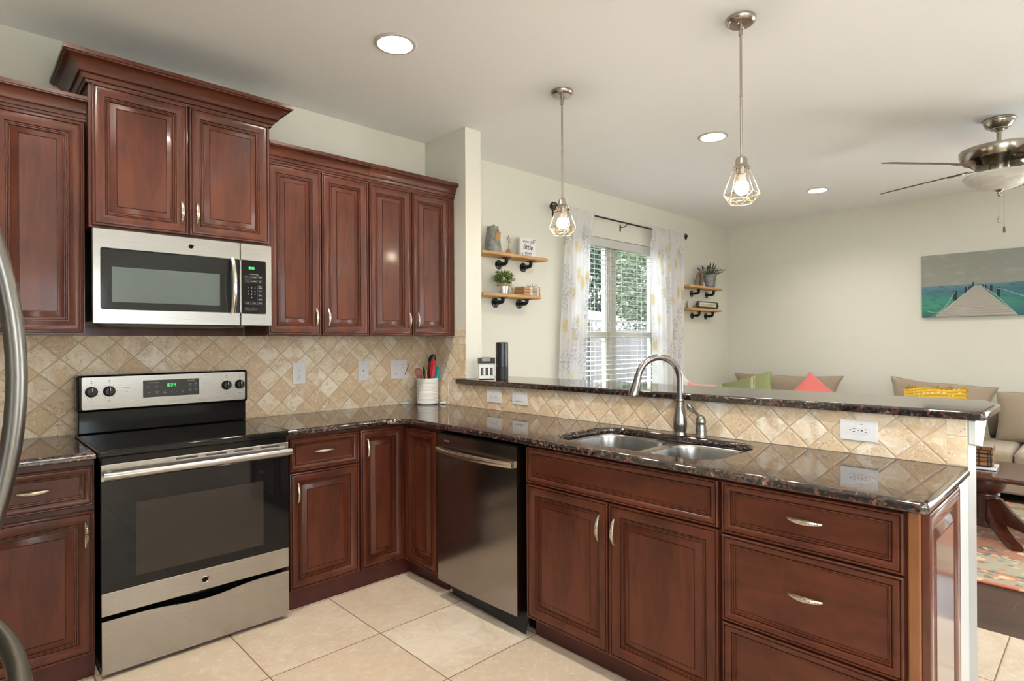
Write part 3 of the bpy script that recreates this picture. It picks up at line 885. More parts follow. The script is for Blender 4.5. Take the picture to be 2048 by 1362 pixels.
# backguard
bgd = MB().rbox(.0, rw, .575, .640, .9175, 1.030, .006)
bgd.build('backguard', BLACKP, rg)
cpanel = MB().rbox(-.006, rw+.006, .560, .655, 1.022, 1.198, .012)
cpo = cpanel.build('control_housing', BLACKP, rg)
sp = MB().plate(rrect(.012, rw-.010, 1.034, 1.190, .008, 4), [], [(0, 0), (.003, 0), (.004, .001)])
sp.v = [(x, .5605-z, y) for x, y, z in sp.v]
spo = sp.build('control_panel', STEEL, rg, ang=30)
YP = .5562
MB().rbox(.262, .518, YP-.003, YP+.001, 1.078, 1.163, .006).build('display', plain('display_grey', (.030, .029, .028), .3), spo)
dg = MB(); digits(dg, '1024', .362, 1.128, .0078, .0155, YP-.0036, .0018)
dg.build('clock_digits', emit('clock_green', (.05, .55, .12), .7), spo, ang=0)
for s_, x, z, sz in (('Cooking Options', .308, 1.151, .0062), ('Oven Settings', .478, 1.155, .0062), ('Bake', .285, 1.131, .006), ('Broil', .318, 1.131, .006), ('Start', .287, 1.102, .006), ('Cancel', .322, 1.104, .0055), ('Off', .322, 1.096, .0055),
                     ('Set', .357, 1.104, .0055), ('Clock', .357, 1.096, .0055), ('+', .388, 1.100, .009), ('-', .412, 1.100, .011), ('Oven', .440, 1.104, .0055), ('Light', .440, 1.096, .0055),
                     ('Timer', .474, 1.136, .0055), ('On/Off', .474, 1.129, .0055), ('Self', .500, 1.136, .0055), ('Clean', .500, 1.129, .0055), ('Delay', .474, 1.108, .0055), ('Start', .474, 1.101, .0055), ('Cook', .500, 1.108, .0055), ('Time', .500, 1.101, .0055)):
    text(s_, sz, PRINTW, spo, (x, YP-.0032, z), RX)
for kx in (.050, .121, .655, .724):
    kb = MB().lathe([(.0255, 0), (.0255, -.004), (.023, -.007), (.021, -.019), (.018, -.022), (.004, -.023)], (0, 0, 0), 24, 'y')
    kb.rbox(-.005, .005, -.032, -.018, -.021, .021, .003)
    k_ = kb.build('knob', BLACKR, rg, (kx, YP, 1.119), ang=40)
    MB().box(-.0016, .0016, -.0325, -.0318, .004, .019).build('pointer', PRINTW, k_, ang=0)
    tk = MB()
    for a in range(11):
        t = math.radians(-60+30*a)
        tk.box(.032*math.sin(t)-.0006, .032*math.sin(t)+.0006, -.0006, 0, .032*math.cos(t)-.0025, .032*math.cos(t)+.0010)
    tk.box(-.002, .002, -.0006, 0, .049, .053)
    tk.build('dial_marks', PRINTK, spo, (kx, YP, 1.119), ang=0)
    text('Off', .006, PRINTK, spo, (kx, YP-.0004, 1.119+.041), RX)
    text('Front' if kx in (.050, .655) else 'Rear', .0055, PRINTK, spo, (kx, YP-.0004, 1.119-.046), RX)
text('Hot Surface', .0055, PRINTK, spo, (.193, YP-.0004, 1.134), RX); MB().box(.191, .195, YP-.0006, YP, 1.110, 1.114).build('indicator', PRINTK, spo, ang=0)
# oven door
od = MB().rbox(.0, rw, .004, .043, .252, .862, .004).build('oven_door', BLACKP, rg)
MB().rbox(.001, rw-.001, -.001, .006, .795, .8615, .002).build('top_strip', STEEL, od)
MB().rbox(.001, rw-.001, -.001, .006, .3455, .7945, .0015).build('door_glass', BLACKG, od)
MB().rbox(.120, .640, -.0018, .0, .388, .692, .0015, 2).build('door_window', RANGEWIN, od)
MB().rbox(.001, rw-.001, -.001, .006, .252, .345, .002).build('bottom_strip', STEEL, od)
vm = MB()
for k in range(4): vm.box(.27+.12*k, .355+.12*k, -.0016, .001, .846, .8535)
vm.build('vents', SLOT, od, ang=0)
hm = MB().tube([(.006, -.042, .822), (.03, -.046, .822), (.38, -.050, .822), (rw-.03, -.046, .822), (rw-.006, -.042, .822)], .0165, 16)
for xx in (.028, rw-.028): hm.tube([(xx, .0, .822), (xx, -.042, .822)], [.013, .011], 10)
hm.build('handle', STEEL, od, ang=60)
monogram(rg, .381, -.0012, .298, .0145)
# storage drawer with scooped top edge
N = 24; top = []
for k in range(N+1):
    t = k/N; x = .002+(rw-.004)*(1-t); q = (1-t)
    s_ = 0 if q < .18 or q > .82 else .5-.5*math.cos((q-.18)/.64*2*math.pi)
    top.append((x, .232-.020*s_))
MB().prism([(.002, .018), (rw-.002, .018)] + top, -.001, .009, 'xz').build('storage_drawer', STEEL, rg, ang=30)
ft = MB()
for xx in (.03, rw-.03):
    for yy in (.06, .58): ft.lathe([(.016, 0), (.016, .02)], (xx, yy, 0), 12)
ft.build('feet', BLACKR, rg)

# ---- dishwasher
dw = thing('dishwasher', 'dark stainless dishwasher with bowed handle under the counter', 'dishwasher', (-.598, -.998, 0), R90)
MB().box(.008, .600, .012, .580, .10, .868).build('tub', BLACKP, dw, ang=0)
N = 12; sec = [(.0, .010)] + [(.598*k/N, -.046-.006*math.sin(math.pi*k/N)) for k in range(N+1)] + [(.598, .010)]
dd = MB().prism(sec, .096, .866, 'xy').build('door', STEEL_DW, dw, ang=25)
MB().box(.004, .594, -.040, .010, .8662, .8705).build('control_strip', BLACKG, dw, ang=0)
hp = [(.015+.568*k/16, -.056-.030*math.sin(math.pi*k/16)**.8, .785) for k in range(17)]
MB().tube(hp, .0155, 10, up=(0, 0, 1), flat=1.1).build('handle', steel('bronze_steel', (.60, .53, .44), .2), dd, ang=50)
text('BOSCH', .012, plain('etched_grey', (.34, .31, .29), .4, .6), dd, (.085, -.0500, .835), RX)
kp = MB().prism([(.012, .094), (.022, .030), (.036, .002), (.600, .002), (.600, .094)], .028, .034, 'xz')
kp.v = [(x, y-.028*max(0, (.094-z)/.094)*x/.6, max(z, .001)) for x, y, z in kp.v]
kp.build('kick_plate', BLACKR, dw, ang=0)
MB().box(.560, .628, .070, .130, .001, .090).build('side_leg', BLACKP, dw, ang=0)

# ---- refrigerator beside the camera (only its handles reach into the picture)
fg = thing('refrigerator', 'stainless steel refrigerator at the left edge, only its curved handles showing', 'refrigerator', (-3.28, -2.90, 0))
MB().box(0, .70, 0, .90, .02, 1.78).build('cabinet', plain('fridge_side_grey', (.20, .20, .20), .45), fg, ang=0)
d1 = MB().rbox(.702, .748, .002, .898, .968, 1.775, .010).build('door', STEEL, fg)
d2 = MB().rbox(.702, .748, .002, .898, .07, .958, .010).build('freezer_drawer', STEEL, fg)
hx = .855
hp = [(hx-.007-.095*t*t, .405, 1.308+t*.36) for t in [-1+2*k/24 for k in range(25)]]
hh = MB().tube(hp, .0115, 12, up=(0, 1, 0), flat=1.5)
for zz in (.985, 1.695): hh.tube([(.744, .405, zz), (.752, .405, zz)], .013, 10)
hh.build('handle', STEEL_FR, d1, ang=60)
hp = [(.848-.100*abs(t)**2.2, .400+t*.38, .925) for t in [-1+2*k/24 for k in range(25)]]
hh = MB().tube(hp, .0125, 12, up=(0, 0, 1), flat=1.4)
for yy in (.02, .78): hh.tube([(.744, yy, .925), (.758, yy, .925)], .013, 10)
hh.build('handle', STEEL_FR, d2, ang=60)

# ================================================================= wall plates
def plate(label, loc, rotz, w, h, kind, group='white wall plates', cat='outlet'):
    t = thing('wall_outlet' if cat == 'outlet' else 'wall_switch', label, cat, loc, rotz, group)
    MB().rbox(-w/2, w/2, -.0055, 0, -h/2, h/2, .003, 2).build('cover_plate', WHITEP, t)
    return t
def receptacle(t, x, z, horiz):
    o = MB().prism([(x+.0165*math.cos(a), z+.0145*math.sin(a)) for a in [2*math.pi*k/20 for k in range(20)]], -.0072, -.005, 'xz').build('receptacle', WHITEP, t)
    rg_ = MB().plate([(x+.0170*math.cos(a), z+.0150*math.sin(a)) for a in [2*math.pi*k/20 for k in range(20)]], [[(x+.0160*math.cos(a), z+.0140*math.sin(a)) for a in [2*math.pi*k/20 for k in range(20)]]], [(.0055, 0), (.0060, 0)])
    rg_.v = [(a, -c_, b) for a, b, c_ in rg_.v]
    s_ = MB()
    if horiz:
        for dz in (-.005, .005): s_.box(x-.000, x+.009, -.0076, -.007, z+dz-.001, z+dz+.001)
        s_.lathe([(.0028, -.0076), (.0028, -.007)], (x-.008, 0, z), 10, 'y')
    else:
        for dx in (-.005, .005): s_.box(x+dx-.001, x+dx+.001, -.0076, -.007, z-.000, z+.009)
        s_.lathe([(.0028, -.0076), (.0028, -.007)], (x, 0, z-.008), 10, 'y')
    s_.build('slots', SLOT, o, ang=0)
    rg_.build('shadow_gap', plain('gap_grey', (.35, .35, .35), .6), o, ang=0)
t = plate('white duplex outlet on the tiles just right of the range', (-.958, -.0072, 1.1595), 0, .080, .130, '')
MB().rbox(-.0185, .0185, -.0075, -.004, -.038, .038, .002).build('insert', WHITEP, t)
s_ = MB()
for zz in (.017, -.020):
    for dx in (-.005, .005): s_.box(dx-.0009, dx+.0009, -.0081, -.0074, zz+.002, zz+.010)
    s_.lathe([(.0027, -.0081), (.0027, -.0074)], (0, 0, zz-.006), 10, 'y')
s_.box(-.017, .017, -.0079, -.0074, -.0355, -.0348)
s_.build('slots', SLOT, t, ang=0)
t = plate('white blank cable plate in the middle of the tiles', (-.5175, -.0072, 1.159), 0, .080, .130, '', cat='wall plate'); t.name = 'cable_plate'
s_ = MB().lathe([(.004, -.0068), (.004, -.005)], (0, 0, 0), 12, 'y')
for zz in (.045, -.045): s_.lathe([(.0026, -.0063), (.0026, -.005)], (0, 0, zz), 10, 'y')
s_.build('screws', SLOT, t, ang=0)
t = plate('white double plate with rocker switch beside the utensil crock', (-.241, -.0072, 1.157), 0, .130, .132, '', cat='switch')
MB().rbox(-.040, -.008, -.0085, -.004, -.034, .034, .002).build('rocker', WHITEP, t)
MB().rbox(.020, .050, -.0072, -.004, -.034, .034, .002).build('insert', WHITEP, t)
s_ = MB()
for zz in (.012, -.026): s_.lathe([(.0027, -.0078), (.0027, -.007)], (.035, 0, zz), 10, 'y')
s_.box(.026, .044, -.0076, -.007, .031, .0325); s_.box(-.036, -.012, -.0090, -.0083, -.033, -.0315)
s_.build('slots', SLOT, t, ang=0)
t = plate('white horizontal outlet nearest the corner, under the bar top', (-.0072, -.7445, .999), R90, .135, .078, '')
for x in (-.022, .022): receptacle(t, x, 0, True)
t = plate('white horizontal rocker switch plate under the bar top', (-.0072, -.9775, 1.002), R90, .128, .078, '', cat='switch')
MB().rbox(-.034, .034, -.0085, -.004, -.0165, .0165, .002).build('rocker', WHITEP, t)
g_ = MB().plate([(-.036, -.0185), (.036, -.0185), (.036, .0185), (-.036, .0185)], [[(-.0348, -.0173), (.0348, -.0173), (.0348, .0173), (-.0348, .0173)]], [(.0055, 0), (.0060, 0)])
g_.v = [(a, -c_, b) for a, b, c_ in g_.v]; g_.build('gap', plain('gap_grey2', (.45, .45, .45), .6), t, ang=0)
t = plate('white horizontal outlet at the near end of the bar tiles, right of the faucet handle', (-.0072, -2.8105, 1.005), R90, .128, .080, '')
for x in (-.020, .020): receptacle(t, x, 0, True)
s_ = MB().box(-.003, .003, -.0062, -.005, -.001, .001); s_.box(-.014, -.006, -.0062, -.0054, .022, .0232); s_.box(.006, .014, -.0062, -.0054, .022, .0232)
s_.build('screw', SLOT, t, ang=0)

# ================================================================= utensil crock and utensils
CX, CY = -.098, -.150
cr = thing('utensil_crock', 'white ribbed ceramic crock holding kitchen utensils in the counter corner', 'crock', (CX, CY, .914))
prof = [(.066, 0), (.071, .004)]
for k in range(17):
    z0 = .008+k*.0098
    prof += [(.0725, z0), (.0752, z0+.003), (.0752, z0+.0065), (.0728, z0+.0092)]
prof += [(.0735, .178), (.072, .182), (.067, .182), (.066, .175), (.064, .02), (.001, .015)]
cm = NT('ribbed_glaze'); q = cm.obj(); cm.set(color=(.80, .79, .77), rough=.3)
cm.bump(cm.noise(cm.scale(q, (30, 30, 120)), 2.0, 2), .5, .004)
MB().lathe(prof, n=40).build('pot', cm.m, cr, ang=60)
RED = plain('red_silicone', (.62, .012, .03), .3); TEAL = plain('teal_nylon', (.0, .28, .29), .25); BAMBOO = plain('bamboo', (.55, .36, .14), .5); REDW = plain('red_wire', (.50, .06, .05), .3)
BOT = Vector((0, 0, .022))
RIGHT = Vector((.72, -.694, 0)); AWAY = Vector((.694, .72, 0))
def utens(name, label, cat, dx, dd, top, mat, build, base=(0, 0)):
    """dx: sideways at the rim as the camera sees it, dd: depth at the rim"""
    t = thing(name, label, cat, (CX, CY, .914), 0, 'kitchen utensils in the white crock')
    p0 = BOT + RIGHT*base[0] + AWAY*base[1]
    p1 = BOT + RIGHT*dx + AWAY*dd; p1.z = top
    build(t, p0, p1, mat)
    return t
def head(parent, p, d, L, wd, th, mat, name='head'):
    """flat paddle head along direction d, broad side facing the camera"""
    d = d.normalized(); sd = (RIGHT - d*RIGHT.dot(d)).normalized(); nn = d.cross(sd)
    mb = MB(); rings = []
    for k in range(9):
        t = k/8; ww = wd/2*math.sin(math.pi*min(max(t*.86+.10, 0), 1))**.6; tt = th/2*(math.sin(math.pi*min(max(t*.9+.05, 0), 1))**.5)
        c = p+d*(L*t) + nn*(.008*math.sin(t*math.pi))
        rings.append([tuple(c+sd*(ww*math.cos(a))+nn*(tt*math.sin(a))) for a in [2*math.pi*q/12 for q in range(12)]])
    mb.loft(rings); mb.build(name, mat, parent, ang=60)
def u_whisk(t, p0, p1, mat):
    d = (p1-p0).normalized()
    MB().tube([p0, p0+(p1-p0)*.62], .006, 8).build('handle', mat, t, ang=60)
    w = MB(); a0 = p0+(p1-p0)*.60; sd = (RIGHT-d*RIGHT.dot(d)).normalized(); nn = d.cross(sd)
    L = (p1-a0).length
    for k in range(5):
        a = math.pi*k/5; e = sd*math.cos(a)+nn*math.sin(a)
        w.tube([a0+d*(L*q)+e*s_ for q, s_ in ((0, .005), (.3, .016), (.6, .025), (.8, .026), (.95, .016), (1, 0), (.95, -.016), (.8, -.026), (.6, -.025), (.3, -.016), (0, -.005))], .0016, 5)
    w.build('wires', REDW, t, ang=60)
utens('whisk', 'red wire balloon whisk, leftmost in the white crock', 'whisk', -.070, -.004, .250, RED, u_whisk, (-.01, .01))
def u_tongs(t, p0, p1, mat):
    MB().tube([p0, p0+(p1-p0)*.7], .007, 8).build('handle', BLACKR, t, ang=60)
    head(t, p0+(p1-p0)*.62, p1-p0, (p1-p0).length*.38, .018, .012, mat)
utens('tongs', 'slim black-tipped kitchen tongs between the whisk and the wooden spoon', 'tongs', -.030, .018, .258, BLACKR, u_tongs, (-.004, .012))
def u_spoonw(t, p0, p1, mat):
    MB().tube([p0, p0+(p1-p0)*.8, p1], [.0065, .0075, .006], 8).build('stick', mat, t, ang=60)
utens('wooden_spoon', 'pale bamboo spoon handle in the middle of the white crock', 'spoon', -.008, -.010, .243, BAMBOO, u_spoonw, (.0, -.005))
def u_ladle(t, p0, p1, mat):
    m_ = p0+(p1-p0)*.72+RIGHT*-.004
    MB().tube([p0, m_, p1], [.006, .008, .007], 8).build('handle', mat, t, ang=60)
    head(t, p1-(p1-p0).normalized()*.012, Vector((.022, -.012, .045)), .066, .050, .026, mat)
utens('ladle', 'tall black nylon ladle behind the red spoon', 'ladle', .014, .030, .300, BLACKR, u_ladle, (-.01, .02))
def u_red(t, p0, p1, mat):
    q = p0+(p1-p0)*.60
    MB().tube([p0, q], [.006, .0055], 8).build('handle', mat, t, ang=60)
    head(t, q-(p1-p0).normalized()*.01, p1-p0, (p1-p0).length*.44, .046, .018, mat, 'bowl')
utens('serving_spoon', 'bright red silicone serving spoon in the white crock', 'spoon', .044, -.012, .312, RED, u_red, (.016, .0))
def u_teal(t, p0, p1, mat):
    q = p0+(p1-p0)*.42
    MB().tube([p0, q], .006, 8).build('handle', mat, t, ang=60)
    head(t, q, p1-p0, (p1-p0).length*.58, .050, .010, mat, 'blade')
utens('slotted_turner', 'teal slotted turner, rightmost in the white crock', 'turner', .073, .016, .262, TEAL, u_teal, (.02, .005))
def u_flat(t, p0, p1, mat):
    MB().tube([p0, p1], .006, 8).build('handle', mat, t, ang=60)
    head(t, p0+(p1-p0)*.62, p1-p0, (p1-p0).length*.38, .032, .006, mat)
utens('spatula', 'dark grey spatula low behind the bamboo spoon', 'spatula', .012, .040, .236, plain('grey_nylon', (.06, .07, .065), .4), u_flat, (.0, .03))

# cords
def cord(name, label, pts, r=.0028, mat=CORDM, cat='cord'):
    P = [Vector(p) for p in pts]; out_ = []
    for i in range(len(P)-1):
        a, b, c_, d_ = P[max(i-1, 0)], P[i], P[i+1], P[min(i+2, len(P)-1)]
        for k in range(6):
            t = k/6; t2 = t*t; t3 = t2*t
            out_.append(.5*((2*b)+(-a+c_)*t+(2*a-5*b+4*c_-d_)*t2+(-a+3*b-3*c_+d_)*t3))
    out_.append(P[-1])
    o0 = out_[0].copy()
    o = MB().tube([p-o0 for p in out_], r, 6).build(name, mat, None, o0, ang=60)
    return tag(o, label, cat)
c1 = cord('power_cord', 'white cord from the house ornament on the bar down to a plug', [(.085, -.455, zbar(-.45)+.004), (.04, -.463, zbar(-.46)+.004), (-.014, -.4615, 1.108), (-.016, -.395, 1.107), (-.016, -.325, 1.10), (-.018, -.285, 1.06), (-.020, -.290, .985), (-.022, -.295, .94), (-.028, -.285, .9185), (-.030, -.262, .9185)])
MB().rbox(-.012, .012, -.008, .008, -.020, .020, .005).build('plug', CORDM, c1, Vector((-.030, -.240, .9245))-c1.location, (1.4, 0, .3))
cord('key_lanyard', 'beaded black and white lanyard looped over the double switch plate', [(-.196, -.018, 1.118), (-.185, -.0175, 1.142), (-.170, -.017, 1.172), (-.157, -.018, 1.192)], .0022, plain('beads', (.06, .06, .05), .5), 'lanyard')
cord('charging_cable', 'thin white cable drooping from the double switch plate behind the crock', [(-.157, -.020, 1.190), (-.125, -.028, 1.172), (-.085, -.045, 1.150), (-.05, -.06, 1.05)], .0017)
cord('charging_cable', 'thin white cable looped low from the double switch plate into the crock', [(-.194, -.020, 1.116), (-.165, -.040, 1.108), (-.125, -.065, 1.1005), (-.090, -.079, 1.108), (-.085, -.095, 1.110)], .0017)
cord('light_wire', 'thin white wire sagging under the wall cabinet right of the microwave', [(-1.13, -.20, 1.386), (-1.06, -.21, 1.371), (-1.02, -.21, 1.369), (-.96, -.21, 1.376), (-.92, -.20, 1.386)], .0017)
cord('phone_charger', 'white charger cable standing against the tiles left of the crock', [(-.205, -.022, .9180), (-.188, -.020, .930), (-.186, -.018, .965), (-.184, -.018, .99)], .003)
MBp = MB().rbox(-.03, .03, -.012, .012, 0, .012, .004).build('charging_puck', WHITEP, None, (-.215, -.045, .9142)); tag(MBp, 'flat white charger lying left of the crock', 'charger')

# ================================================================= on the bar
hz = zbar(-.64)+.0004
hb = thing('house_lantern', 'small white house-shaped ornament with a black roof on the bar', 'ornament', (.100, -.548, hz), -.66)
MB().rbox(-.052, .052, -.045, .045, .004, .106, .002).build('walls', plain('white_tin', (.80, .80, .79), .35), hb)
MB().box(-.048, .048, -.042, .042, 0, .004).build('base', SLOT, hb)
MB().prism([(-.052, .106), (.052, .106), (.030, .142), (-.030, .142)], -.056, .056, 'yz').build('roof', plain('black_roof', (.018, .018, .018), .55), hb)
MB().rbox(-.032, .026, -.0512, .0, .118, .148, .002).build('skylight', plain('roof_light', (.22, .21, .19), .3), hb)
wn_ = MB()
for x in (-.031, 0, .031): wn_.box(x-.0085, x+.0085, -.0462, -.044, .026, .078)
wn_.build('windows', SLOT, hb, ang=0)
mt = MB()
for x in (-.031, 0, .031):
    mt.box(x-.0008, x+.0008, -.0468, -.0460, .026, .078)
    for k in range(1, 4): mt.box(x-.0085, x+.0085, -.0468, -.0460, .026+.013*k-.0006, .026+.013*k+.0006)
mt.build('muntins', plain('muntin', (.28, .27, .25), .5), hb, ang=0)
sp_ = thing('smart_speaker', 'tall black cylindrical speaker standing on the bar', 'speaker', (.135, -.665, zbar(-.665)))
MB().lathe([(.040, 0), (.0415, .004), (.0415, .085)], n=32).build('grille', plain('speaker_grille', (.010, .010, .011), .45), sp_, ang=50)
MB().lathe([(.0413, .0852), (.0413, .240), (.040, .245), (.036, .247)], n=32).build('shell', plain('speaker_black', (.012, .013, .015), .25), sp_, ang=50)

# ================================================================= pipe shelves
def pipe_shelf(label, x0, x1, ztop, fx, zf, seed):
    t = thing('pipe_shelf', label, 'shelf', ((x0+x1)/2, 0, ztop), 0, 'wooden shelves on black pipe brackets')
    rnd = random.Random(seed); w = x1-x0
    fe = [(-w/2+w*k/14, -.165+rnd.uniform(-.010, .008)) for k in range(15)]
    poly = [(w/2+.012, -.09), (w/2-.012, -.018), (-w/2+.01, -.018), (-w/2-.010, -.10)] + fe
    MB().plate(poly, [], [(-.026, .006), (-.022, 0), (-.004, 0), (0, .004)]).build('board', PINE, t, ang=30)
    for x in fx:
        xx = x-(x0+x1)/2; zz = zf-ztop
        p = MB().tube([(xx, -.004, zz), (xx, -.055, zz)], .0115, 12)
        p.tube([(xx, -.050, zz), (xx, -.075, zz), (xx, -.088, zz+.006), (xx, -.094, zz+.02), (xx, -.094, zz+.035)], .0155, 12)
        p.tube([(xx, -.094, zz+.03), (xx, -.094, -.028)], .0115, 12)
        for a, b in (((xx, -.047, zz), (xx, -.053, zz)), ((xx, -.094, zz+.033), (xx, -.094, zz+.040))): p.tube([a, b], .0175, 12)
        br = p.build('pipe', BLACKM, t, ang=50)
        f = MB().lathe([(.040, 0), (.040, -.004), (.018, -.006), (.016, -.014)], (xx, -.0004, zz), 24, 'y')
        f.build('wall_flange', BLACKM, br, ang=40)
        MB().lathe([(.016, -.038), (.018, -.032), (.038, -.030), (.038, -.0265)], (xx, -.094, 0), 24).build('shelf_flange', BLACKM, br, ang=40)
        sc_ = MB()
        for k in range(4):
            a = math.pi/4+k*math.pi/2
            sc_.ball((xx+.029*math.cos(a), -.0062, zz+.029*math.sin(a)), .0035, 8, 5)
        sc_.build('screws', CHROME, br)
    return t
Z1, Z2, Z3, Z4 = 2.047, 1.725, 1.978, 1.716
pipe_shelf('longer wooden pipe shelf by the wall column, holding the square sign', .40, 1.135, Z1, (.722, 1.003), 1.974, 1)
pipe_shelf('wooden pipe shelf by the wall column, lower of the pair, under the sign', .42, 1.055, Z2, (.681, .954), 1.662, 2)
pipe_shelf('small wooden pipe shelf right of the window, upper of the pair, holding lavender', 3.50, 4.275, Z3, (3.831, 4.195), 1.901, 3)
pipe_shelf('small wooden pipe shelf right of the window, lower one, holding a framed sign', 3.51, 4.245, Z4, (3.840, 4.168), 1.640, 4)

# galvanised vase
ga = NT('galvanised_metal'); o_ = ga.obj()
ga.set(color=ga.ramp(ga.noise(o_, 26, 5, .65), [(.3, (.14, .145, .14)), (.7, (.36, .37, .36))]), metal=.6, rough=.55)
v_ = thing('metal_vase', 'tapered galvanised metal vase with a tan leather patch on the upper shelf', 'vase', (.575, -.095, Z1), -.5)
rings = []
for zz, a, b in ((0, .068, .055), (.05, .064, .05), (.12, .056, .043), (.19, .045, .034), (.205, .043, .032)):
    rings.append([(a*math.cos(t)*(1+.04*math.cos(4*t)), b*math.sin(t), zz + (.008*math.sin(3*t+.4)+.006*math.sin(7*t) if zz > .18 else 0)) for t in [2*math.pi*k/28 for k in range(28)]])
MB().loft(rings).build('body', ga.m, v_, ang=60)
MB().add([(-.002+.022*a+.004*b, -.047+.0012*a+.012*(b*.5), .09+.03*b+(.006*a)) for a in (-1, 1) for b in (-1, 1)] + [(-.002+.022*a+.004*b, -.049+.0012*a+.012*(b*.5)-.003, .09+.03*b+.006*a) for a in (-1, 1) for b in (-1, 1)],
    [(0, 1, 3, 2), (4, 6, 7, 5), (0, 4, 5, 1), (1, 5, 7, 3), (3, 7, 6, 2), (2, 6, 4, 0)]).build('leather_patch', plain('tan_leather', (.46, .25, .075), .6), v_, (.030, 0, .03), ang=0)
# star on a ball
s0 = thing('star_ornament', 'small wire star on a stem in a wooden ball, between the vase and the sign', 'ornament', (.735, -.105, Z1))
MB().ball((0, 0, .0215), .022, 16, 10).build('ball', plain('ball_wood', (.42, .22, .11), .55), s0)
MB().tube([(0, 0, .040), (.002, 0, .075), (0, 0, .105)], .002, 6).build('stem', plain('stem_wire', (.14, .10, .06), .5), s0)
st_ = MB(); pts = [(.030*math.sin(k*4*math.pi/5), -.003*(k % 2), .122+.030*math.cos(k*4*math.pi/5)) for k in range(5)]
st_.tube(pts, .0026, 6, closed=True); st_.build('star', plain('rust_wire', (.16, .11, .07), .5), s0, ang=60)
# sign
sg = thing('word_sign', 'square white word sign reading enjoy the little things', 'sign', (.955, -.110, Z1))
MB().rbox(-.088, .088, -.0, .030, .0, .155, .002).build('block', plain('whitewash', (.75, .75, .76), .5), sg)
ln = MB()
for zz in (.052, .104): ln.box(-.087, .087, -.0006, 0, zz, zz+.001)
ln.build('plank_lines', plain('line_grey', (.55, .56, .58), .6), sg, ang=0)
INK = plain('ink_black', (.025, .028, .035), .5)
text('enjoy the', .034, INK, sg, (0, -.0008, .127), RX, shear=.25)
text('little', .062, INK, sg, (-.002, -.0008, .080), RX, shear=.2, bold=.0006)
text('things', .036, INK, sg, (0, -.0008, .032), RX, shear=.2)
fl_ = MB()
for x, zz in ((.060, .140), (.072, .132), (.068, .118), (-.074, .026), (-.066, .020), (.08, .146)): fl_.lathe([(.006, -.0012), (.006, -.0004)], (x, 0, zz), 8, 'y')
fl_.build('printed_flowers', plain('mauve', (.32, .16, .24), .6), sg, ang=0)
# potted plant
def leafblob(n, c, rad, size, seed, squash=.8):
    r_ = random.Random(seed); m = MB()
    for k in range(n):
        d = Vector((r_.gauss(0, 1), r_.gauss(0, 1), r_.gauss(0, 1))).normalized()
        p = Vector(c)+Vector((d.x*rad, d.y*rad, d.z*rad*squash))*r_.uniform(.35, 1.0)
        ax = (d+Vector((r_.uniform(-.8, .8), r_.uniform(-.8, .8), r_.uniform(-.2, .9)))).normalized()
        sd = ax.orthogonal().normalized(); sd = (Matrix.Rotation(r_.uniform(0, 6.3), 3, ax) @ sd)
        L = size*r_.uniform(.7, 1.2); nn = ax.cross(sd)*L*.12
        m.add([p, p+ax*L*.5+sd*L*.28+nn, p+ax*L, p+ax*L*.5-sd*L*.28+nn], [(0, 1, 2), (0, 2, 3)])
    return m
def leafmat(name, a, b):
    m = NT(name); g = m.n('NewGeometry').outputs['Random Per Island']
    m.set(color=m.ramp(g, [(0, a), (1, b)]), rough=.5)
    return m.m
LEAF = leafmat('boxwood_leaf', (.04, .10, .018), (.24, .32, .075))
pp = thing('potted_plant', 'small bushy green plant in a shiny tin pot with twine on the lower shelf', 'plant', (.672, -.110, Z2))
MB().lathe([(.036, 0), (.038, .004), (.048, .074), (.051, .076), (.051, .080), (.044, .080), (.042, .070), (.001, .066)], n=28).build('pot', plain('tin_pot', (.72, .72, .70), .3, 1.0), pp, ang=40)
MB().lathe([(.0455, .060), (.0505, .062), (.0525, .082), (.0505, .084), (.046, .084)], n=28).build('burlap_band', fabric('burlap', (.40, .27, .15), (.28, .18, .09)), pp, ang=60)
tw = MB()
for dx, dz in ((.012, -.045), (.02, -.03), (.026, .012), (.008, .018), (.022, -.06)): tw.tube([(.034, -.040, .066), (.038+dx*.6, -.046, .066+dz*.4), (.040+dx, -.044, .066+dz)], .0018, 5)
tw.build('twine', plain('twine', (.36, .20, .10), .8), pp)
leafblob(420, (0, 0, .128), .078, .026, 5, .62).build('foliage', LEAF, pp, ang=0)
# stack of covered blocks "faith hope love"
KRAFT = plain('kraft_paper', (.45, .27, .12), .7); CREAM = plain('cream_cover', (.74, .64, .52), .6)
bk = thing('book_bundle', 'bundle of three cream books tied with string reading faith hope love', 'books', (.955, -.095, Z2), .05)
for k in range(3):
    zz = .002+.0225*k
    b_ = MB().rbox(-.098, .112, -.060, .050, zz, zz+.0205, .002).build('book', CREAM, bk)
    MB().box(-.0992, -.030, -.0612, .0505, zz+.0, zz+.0207).build('kraft_wrap', KRAFT, b_, ang=0)
for k, s_ in enumerate(('love', 'hope', 'faith')): text(s_, .026, INK, bk, (.030, -.0616, .0125+.0225*k), RX, sx=1.25)
jt = MB()
for x in (.090,):
    jt.tube([(x, -.0625, 0.002), (x, -.0625, .070), (x, .052, .070), (x, .052, .002)], .0022, 5)
rr_ = random.Random(3)
for k in range(12): 
    a = rr_.uniform(0, 6.28); jt.tube([(.02+.01*k*.4, -.02, .070), (.02+.01*k*.4+.03*math.cos(a), -.02+.02*math.sin(a), .078), (.02+.01*k*.4+.055*math.cos(a), -.02+.03*math.sin(a), .078+rr_.uniform(0, .028))], .0013, 4)
jt.build('string', plain('jute', (.20, .14, .08), .8), bk)

